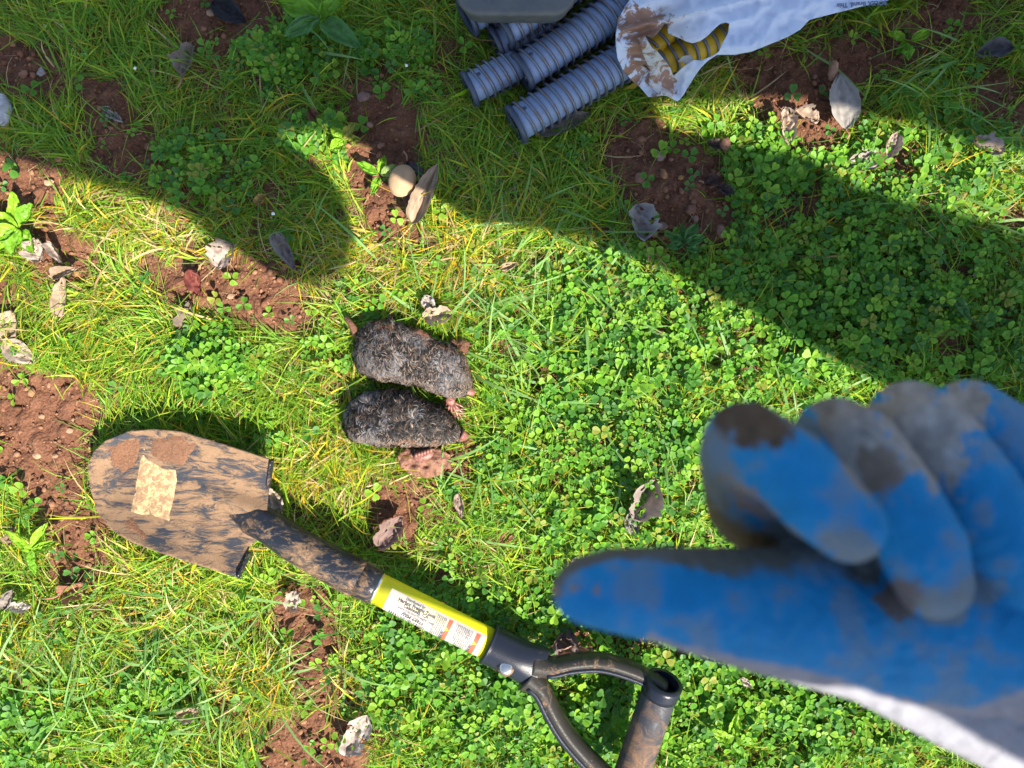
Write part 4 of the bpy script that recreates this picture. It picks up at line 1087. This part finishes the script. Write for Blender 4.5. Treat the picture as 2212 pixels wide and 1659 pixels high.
stone(1381, 385, 15, (.28, .13, .085), 'pinkish brown stone left of the middle of the dark soil', 10, 100)
stone(1434, 377, 14, OR_, 'orange brown knobbly stone in the middle of the dark soil', 11, 110, .008, (1, .6, .6), .4)
stone(1471, 384, 8, (.38, .20, .06), 'small ochre pebble right of the orange knobbly stone', 12)
stone(1493, 453, 15, (.22, .10, .06), 'dark rust stone right of the torn grey leaf', 13, 40)
stone(1431, 489, 14, (.24, .15, .11), 'brown rounded stone below the torn grey leaf', 14)
stone(1503, 473, 9, (.26, .14, .10), 'small pink brown pebble under the dark rust stone', 15, 90)
stone(1557, 500, 18, (.20, .10, .07), 'long red brown stone at the lower right of the dark soil', 16, 95, .010, (1, .6, .6))
stone(1412, 505, 9, (.25, .16, .11), 'small tan pebble at the bottom of the dark soil', 17)
stone(1393, 497, 7, (.27, .17, .12), 'tiny tan pebble below the torn grey leaf', 18)
stone(1450, 345, 6, (.26, .13, .08), 'tiny red pebble beside the rounded beige one', 19)
stone(785, 210, 17, (.20, .11, .085), 'mauve brown stone on the dark soil above the cupped leaf', 20, 10, .010)
stone(800, 270, 9, (.27, .15, .10), 'small brown pebble below the mauve brown stone', 21)
stone(752, 315, 8, OR_, 'small orange pebble at the shade edge above the sunlit notch', 22)
stone(822, 315, 9, (.25, .12, .08), 'rust pebble left of the cupped leaf', 23, 50)
stone(128, 345, 10, OR_, 'orange pebble in sunlit soil at the left', 24)
stone(105, 395, 14, (.40, .24, .14), 'flat tan stone in sunlit soil at the left', 25, 0, .004, (1, .6, .3))
stone(150, 930, 10, (.36, .20, .12), 'light brown pebble in the soil near the blade tip', 26)
stone(120, 985, 8, (.33, .18, .10), 'small brown pebble left of the blade', 27)
stone(90, 900, 9, (.34, .19, .11), 'pebble in the upper part of the soil left of the blade', 28)
stone(80, 985, 11, (.38, .22, .13), 'tan pebble farthest left of the blade', 29)
stone(500, 640, 11, (.38, .22, .13), 'tan stone in the bare trench above the clover patch', 30)
stone(575, 655, 9, (.34, .19, .11), 'small stone at the right end of the bare trench', 31)
stone(1860, 45, 7, (.20, .10, .07), 'small dark stone near the printed edge of the bag', 32)
stone(1760, 165, 8, (.18, .09, .06), 'dark pebble left of the long rusty stone', 33)

GW = [(.14, .31, .02), (.20, .37, .02), (.08, .20, .05)]
def weed(px, py, spec, label, cat='weed', z=.016):
    root = empty('weed', P(px, py), label, cat, 'broad leaved weeds in the lawn')
    for k, (ln, wd, ang, dist, c) in enumerate(spec):
        a = R(ang); cx = px + math.cos(a) * (dist + ln / 2); cy = py - math.sin(a) * (dist + ln / 2)
        o = leaf(cx, cy, ln, wd, ang, None, c, 'oval' if k % 3 else 'long', .25, z + .003 * (k % 3), 0, .7, 5, (k * 13 + int(px)) % 80, M_weed, 'leaf', None, None)
        for key in ('label', 'category', 'group'):
            if key in o: del o[key]
        adopt(o, root)
    return root
g1, g2, g3 = GW
weed(42, 492, [(76, 36, 98, 0, g2), (58, 38, 255, 4, g1), (60, 40, 205, 6, g2), (56, 40, 300, 8, g1), (66, 38, 160, 4, g2), (50, 34, 60, 8, g1), (46, 30, 230, 30, g2)], 'broad leaved rosette weed in the sun at the left edge')
weed(690, 40, [(100, 52, -38, 12, g3), (90, 44, 160, 0, g1), (84, 40, 210, 0, g3), (70, 36, 40, 0, g1), (60, 30, 100, 0, g1)], 'large dandelion like weed with a long toothed leaf at the top', z=.024)
weed(1479, 528, [(46, 22, 150, 4, g3), (48, 24, 60, 4, g3), (44, 22, 20, 2, g3), (40, 20, 100, 4, g3), (36, 20, 190, 4, g3), (32, 18, 330, 4, g3)], 'small blue green rosette weed below the dark soil')
weed(820, 380, [(50, 24, 150, 6, g1), (40, 22, 75, 4, g2), (46, 24, 20, 4, (.22, .30, .09)), (44, 20, 250, 4, g1)], 'pale green weed on soil left of the cupped leaf')
weed(745, 302, [(40, 26, 60, 0, (.35, .33, .06)), (34, 22, 140, 4, g2), (34, 24, 220, 4, g2), (30, 20, 0, 4, (.30, .33, .05))], 'yellowing weed in the sunlit notch')
weed(1960, 90, [(38, 24, 160, 8, g2), (40, 22, 20, 8, g2), (34, 20, 270, 8, g1), (34, 20, 230, 4, g1)], 'small seedling with round leaves below the bag text')
weed(70, 1190, [(70, 22, 140, 0, g2), (70, 24, 60, 0, g2), (60, 20, 20, 0, g2), (50, 20, 280, 0, g1)], 'jagged leafed weed in the sun below the bare soil', z=.020)
weed(2060, 640, [(66, 30, 200, 4, g3), (70, 28, 160, 4, g1), (60, 26, 300, 4, g3), (60, 26, 20, 4, g1)], 'shaded rosette weed above the gloved hand')
weed(2080, 1500, [(60, 30, 150, 4, g2), (60, 28, 60, 4, g2), (60, 28, 230, 4, g2)], 'broad leaved weed behind the glove cuff')
weed(1580, 1600, [(60, 26, 20, 4, g2), (60, 26, 80, 4, g2), (50, 24, 150, 4, g2), (50, 24, 300, 4, g1)], 'rosette weed right of the D handle grip')

# clover flowers
M_wh = mat('flower_white', (.75, .75, .70), .6)
for k, (x, y, lb) in enumerate(((292, 148, 'tiny white flower in the shaded grass at upper left'), (878, 142, 'tiny white flower left of the grey tubes'), (590, 462, 'tiny white flower above the lobed shadow tip'))):
    o = blob('flower', P(x, y, .030), (.0016, .0014, .0014), M_wh, None, 0, .5, k, I2, None, 0, 4); tag(o, lb, 'flower', 'tiny white flowers')

# ------------------------------------------------------------------ person: glove, sleeve, body behind the camera
def capsules(name, segs, m, parent, voxel, smooth=6, colfn=None, seg=20):
    """segs: (p0, r0, p1, r1); fused with a voxel remesh into one continuous surface"""
    V = []; F = []; o = 0
    V0, F0 = I3
    for p0, r0, p1, r1 in segs:
        p0 = Vector(p0); p1 = Vector(p1); d = (p1 - p0); Ln = max(d.length, 1e-5); d = d / Ln
        s = d.orthogonal().normalized(); u = d.cross(s)
        steps = max(2, int(Ln / (min(r0, r1) * .5)) + 1)
        for k in range(steps + 1):
            t = k / steps; q = p0.lerp(p1, t); r = r0 + (r1 - r0) * t
            V.append(V0 * r + np.array(q)); F.append(F0 + o); o += len(V0)
    tmp = bpy.data.meshes.new('t'); VV = np.concatenate(V); FF = np.concatenate(F)
    tmp.vertices.add(len(VV)); tmp.vertices.foreach_set('co', VV.astype(np.float32).ravel())
    tmp.loops.add(FF.size); tmp.loops.foreach_set('vertex_index', FF.astype(np.int32).ravel())
    tmp.polygons.add(len(FF)); tmp.polygons.foreach_set('loop_start', np.arange(0, FF.size, 3, dtype=np.int32)); tmp.polygons.foreach_set('loop_total', np.full(len(FF), 3, np.int32))
    tmp.update(calc_edges=True)
    ob = bpy.data.objects.new('t', tmp); C.objects.link(ob)
    rm = ob.modifiers.new('r', 'REMESH'); rm.mode = 'VOXEL'; rm.voxel_size = voxel; rm.use_smooth_shade = True
    if smooth:
        s_ = ob.modifiers.new('s', 'SMOOTH'); s_.factor = .5; s_.iterations = smooth
    dg = bpy.context.evaluated_depsgraph_get(); dg.update()
    me = bpy.data.meshes.new_from_object(ob.evaluated_get(dg)); bpy.data.objects.remove(ob); bpy.data.meshes.remove(tmp)
    me.name = name; me.materials.clear(); me.materials.append(m)
    me.polygons.foreach_set('use_smooth', np.ones(len(me.polygons), bool))
    n = len(me.vertices); co = np.empty(n * 3, np.float32); me.vertices.foreach_get('co', co); co = co.reshape(-1, 3)
    if colfn is not None:
        a = me.color_attributes.new('Col', 'FLOAT_COLOR', 'POINT'); c4 = np.ones((n, 4), np.float32); c4[:, :3] = colfn(co)
        a.data.foreach_set('color', c4.ravel())
    o_ = bpy.data.objects.new(name, me); C.objects.link(o_)
    if parent is not None: adopt(o_, parent)
    return o_

def H(px, py, d):      # point at distance d below the camera
    k = d / CAMH / S
    return Vector(((px - 1106) * k, (830 - py) * k, CAMH - d))
def Rr(rpx, d): return rpx * d / CAMH / S
def chain(pts):
    out = []
    for a, b in zip(pts[:-1], pts[1:]):
        out.append((H(*a[:3]), Rr(a[3], a[2]), H(*b[:3]), Rr(b[3], b[2])))
    return out
M_glove = mat('knit_glove_with_rubber', rough=.7, spec=.25); L(M_glove, vcol(M_glove), bsdf(M_glove).inputs['Base Color'])
gk = N(M_glove, 'ShaderNodeTexVoronoi'); gk.inputs['Scale'].default_value = 700; gtc = N(M_glove, 'ShaderNodeTexCoord'); L(M_glove, gtc.outputs['Object'], gk.inputs['Vector'])
pv = bump(M_glove, gk.outputs[0], .3, .0008); gw = noise(M_glove, 75, 3, .5, None, 1.5); bump(M_glove, gw.outputs[0], .4, .005, pv)

person = empty('person', (1.33, -.30, 0), 'person reaching in from the right with a muddy blue rubber glove, thumb pointing left', 'person')
segs = []
D0 = .235
segs += chain([(1255, 1278, .232, 63), (1275, 1275, .232, 76), (1330, 1275, .232, 90), (1440, 1285, .235, 104), (1560, 1305, .240, 122), (1700, 1325, .250, 140), (1850, 1340, .262, 165), (2000, 1330, .272, 190)])   # thumb and its ball
segs += chain([(2000, 1330, .275, 200), (2200, 1330, .280, 230), (2420, 1380, .285, 230)])                                                        # palm
segs += chain([(1900, 1420, .275, 110), (2080, 1470, .28, 150), (2300, 1540, .29, 185)])
segs += chain([(1960, 1180, .300, 160), (2250, 1130, .305, 210)])                                                                                 # back of the hand beyond
segs += chain([(1780, 1180, .288, 118), (1640, 1080, .278, 114), (1606, 985, .245, 94), (1612, 960, .232, 94), (1700, 1010, .216, 92), (1765, 1075, .210, 92), (1832, 1136, .208, 80)])   # index
segs += chain([(2020, 1180, .295, 112), (1860, 1020, .282, 104), (1806, 950, .258, 92), (1848, 972, .243, 96), (1930, 1080, .232, 94), (1990, 1180, .228, 92), (2015, 1256, .228, 80)])   # middle
segs += chain([(2200, 1120, .305, 112), (2040, 960, .292, 104), (1966, 912, .274, 90), (2004, 945, .260, 98), (2096, 1060, .250, 98), (2175, 1170, .246, 94), (2208, 1232, .246, 82)])   # ring
segs += chain([(2330, 1150, .310, 112), (2165, 960, .300, 92), (2092, 902, .286, 82), (2140, 945, .274, 92), (2236, 1060, .266, 94), (2320, 1180, .262, 86)])   # little finger

def glovecol(co):
    d = CAMH - co[:, 2]; k = CAMH * S / d
    px = co[:, 0] * k + 1106; py = 830 - co[:, 1] * k
    n1 = fbm(px / 60, py / 60, 2, 4); n2 = fbm(px / 24, py / 24, 4, 3); n3 = fbm(px / 9, py / 9, 6, 3)
    blue = np.array([.004, .19, .42]); white = np.array([.25, .25, .28]); mud = np.array([.10, .072, .05]); dust = np.array([.13, .15, .15]); tan_ = np.array([.22, .17, .14])
    c = np.tile(blue, (len(co), 1)) * (.8 + .5 * n1[:, None])
    def lay(c, col, wgt): return c * (1 - wgt[:, None]) + col * wgt[:, None]
    # dusty film over the coating
    c = lay(c, dust * np.array([1.1, 1.2, 1.4]), sm(.46, .72, n1) * .60)
    # knit back of the glove along the lower edge and the cuff
    edge = np.interp(px, [1370, 1400, 1500, 1650, 1720, 1800, 1900, 2000, 2100, 2212], [1420, 1368, 1400, 1434, 1442, 1462, 1500, 1520, 1535, 1490])
    c = lay(c, white * (.8 + .35 * n2[:, None]), sm(-10, 8, py - edge + (n2 - .5) * 18) * (px > 1372))
    # darker grey brown tone along the top of the thumb
    te = np.interp(px, [1190, 1300, 1450, 1600, 1800, 2000], [1300, 1240, 1232, 1225, 1240, 1270])
    inthumb = (d > .2) & (py > 1150) & (px < 1900) & (d > .226)
    c = lay(c, dust * np.array([.75, .68, .6]), sm(25, -25, py - te + (n1 - .5) * 120) * inthumb)
    c = lay(c, tan_, sm(0, 10, 1290 - py) * sm(.5, .6, n2) * (px < 1300) * (py > 1255))
    # knuckles: knit with dirt
    fing = py < 1240
    def spot(cx, cy, rx, ry, rot=0):
        a = R(rot); x = (px - cx) * math.cos(a) + (py - cy) * math.sin(a); y = -(px - cx) * math.sin(a) + (py - cy) * math.cos(a)
        return sm(1.15, .85, np.sqrt((x / rx) ** 2 + (y / ry) ** 2) + (n2 - .5) * .8 + (n3 - .5) * .7)
    knit = np.array([.20, .195, .185])
    c = lay(c, np.array([.075, .055, .038]) * (.6 + .8 * n2[:, None]), spot(1630, 915, 95, 55, 10) * fing)
    c = lay(c, knit * (.55 + .9 * n2[:, None]), spot(1850, 950, 78, 130, -32) * (px > 1755 + (py - 900) * .6) * fing)
    c = lay(c, mud * 1.2, spot(1900, 1010, 50, 60, -30) * .7 * fing)
    c = lay(c, knit * (.7 + .9 * n2[:, None]) * 1.25, spot(1990, 930, 70, 140, -35) * fing)
    c = lay(c, knit * (.7 + .9 * n2[:, None]) * 1.1, spot(2080, 880, 60, 70, -20) * fing)
    c = lay(c, np.array([.085, .08, .06]) * (.7 + .6 * n2[:, None]), sm(.250, .262, d) * (px < 1740) * (py > 1030) * (py < 1260))
    c = lay(c, dust * 1.15, spot(1545, 1010, 45, 80, -15) * .75 * fing); c = lay(c, tan_ * .9, spot(1625, 1085, 70, 22, 38) * .8 * fing)
    c = lay(c, dust * 1.2, spot(1705, 1165, 70, 24, 42) * .8 * fing); c = lay(c, dust, spot(1720, 905, 70, 22, 35) * .7 * fing)
    # dirty fingertips
    c = lay(c, tan_ * 1.0, sm(.45, .6, n1) * spot(1640, 1080, 60, 35, 30) * .8)
    c = lay(c, dust * 1.25, spot(1840, 1185, 70, 45, 20) * .85)
    c = lay(c, mud * 1.5, spot(1950, 1290, 50, 45, 0) * .9); c = lay(c, dust * 1.3, spot(2040, 1310, 60, 40, 0) * .8)
    c = lay(c, dust * 1.2, spot(2120, 1270, 60, 30, 0) * .6)
    return c
capsules('glove', segs, M_glove, person, .0009, 3, glovecol)

# the body: stooping over the lawn, head above the phone, drawn so that its shade falls across the grass
M_jacket = mat('dark_jacket', (.03, .035, .045), .85); M_trou = mat('work_trousers', (.05, .055, .075), .9); M_boot = mat('boot', (.05, .035, .025), .7)
M_face = mat('skin', (.55, .34, .25), .5); M_hair = mat('hair', (.05, .03, .02), .6)
def G(px, py, h):     # the point at height h whose shadow falls on drawing position px,py
    p = P(px, py, 0); c = h / math.tan(R(SUN_EL)) / hl
    return Vector((p.x + SDX * c, p.y + SDY * c, h))
JK = [
 (H(2330, 1520, .29), .034, G(1300, 385, .66), .056), (G(1300, 385, .66), .056, G(1700, 510, .80), .078), (G(1700, 532, .80), .074, G(2150, 715, .93), .098), (G(2150, 715, .93), .098, G(2500, 800, .97), .11), (G(2500, 800, .97), .12, G(2850, 600, 1.0), .16),
 (G(300, -20, 1.12), .13, G(900, -150, 1.15), .15), (G(900, -150, 1.15), .15, G(1700, -185, 1.15), .16), (G(1700, -185, 1.15), .162, G(2750, 50, 1.08), .17),
 (G(2750, 50, 1.08), .17, G(2850, 600, 1.0), .16),
 (G(680, 85, .95), .052, G(800, 150, .95), .054), (G(800, 150, .95), .054, G(1050, 250, .92), .076), (G(1050, 250, .92), .076, G(1230, 290, .9), .092),
 (G(-50, 120, 1.1), .085, G(400, 290, .90), .068), (G(300, 60, 1.1), .12, G(400, 290, .90), .068), (G(400, 290, .90), .066, G(622, 462, .85), .060),
]
body = capsules('jacket', JK, M_jacket, person, .010, 6)
LG = [(G(2800, 100, 1.0), .14, Vector((1.36, -.22, .5)), .085), (Vector((1.36, -.22, .5)), .08, Vector((1.45, -.18, .09)), .055),
      (G(2850, 500, 1.0), .14, Vector((1.34, -.62, .5)), .085), (Vector((1.34, -.62, .5)), .08, Vector((1.42, -.64, .09)), .055)]
capsules('trousers', LG, M_trou, person, .010, 5)
for x, y in ((1.45, -.18), (1.42, -.64)):
    capsules('boot', [(Vector((x, y, .055)), .055, Vector((x - .17, y, .045)), .042), (Vector((x, y, .055)), .052, Vector((x, y, .12)), .055)], M_boot, person, .008, 3)
hc = G(560, -40, 1.30)
capsules('head', [(hc, .078, hc + Vector((-.01, .02, -.03)), .072), (hc + Vector((.02, .0, -.0)), .07, G(700, -60, 1.2), .065),
   (hc + Vector((-.035, .03, -.062)), .016, hc + Vector((-.045, .035, -.085)), .010)], M_face, person, .005, 3)
capsules('hair', [(hc + Vector((.012, -.01, .022)), .083, hc + Vector((.02, .01, .02)), .080)], M_hair, person, .006, 2)
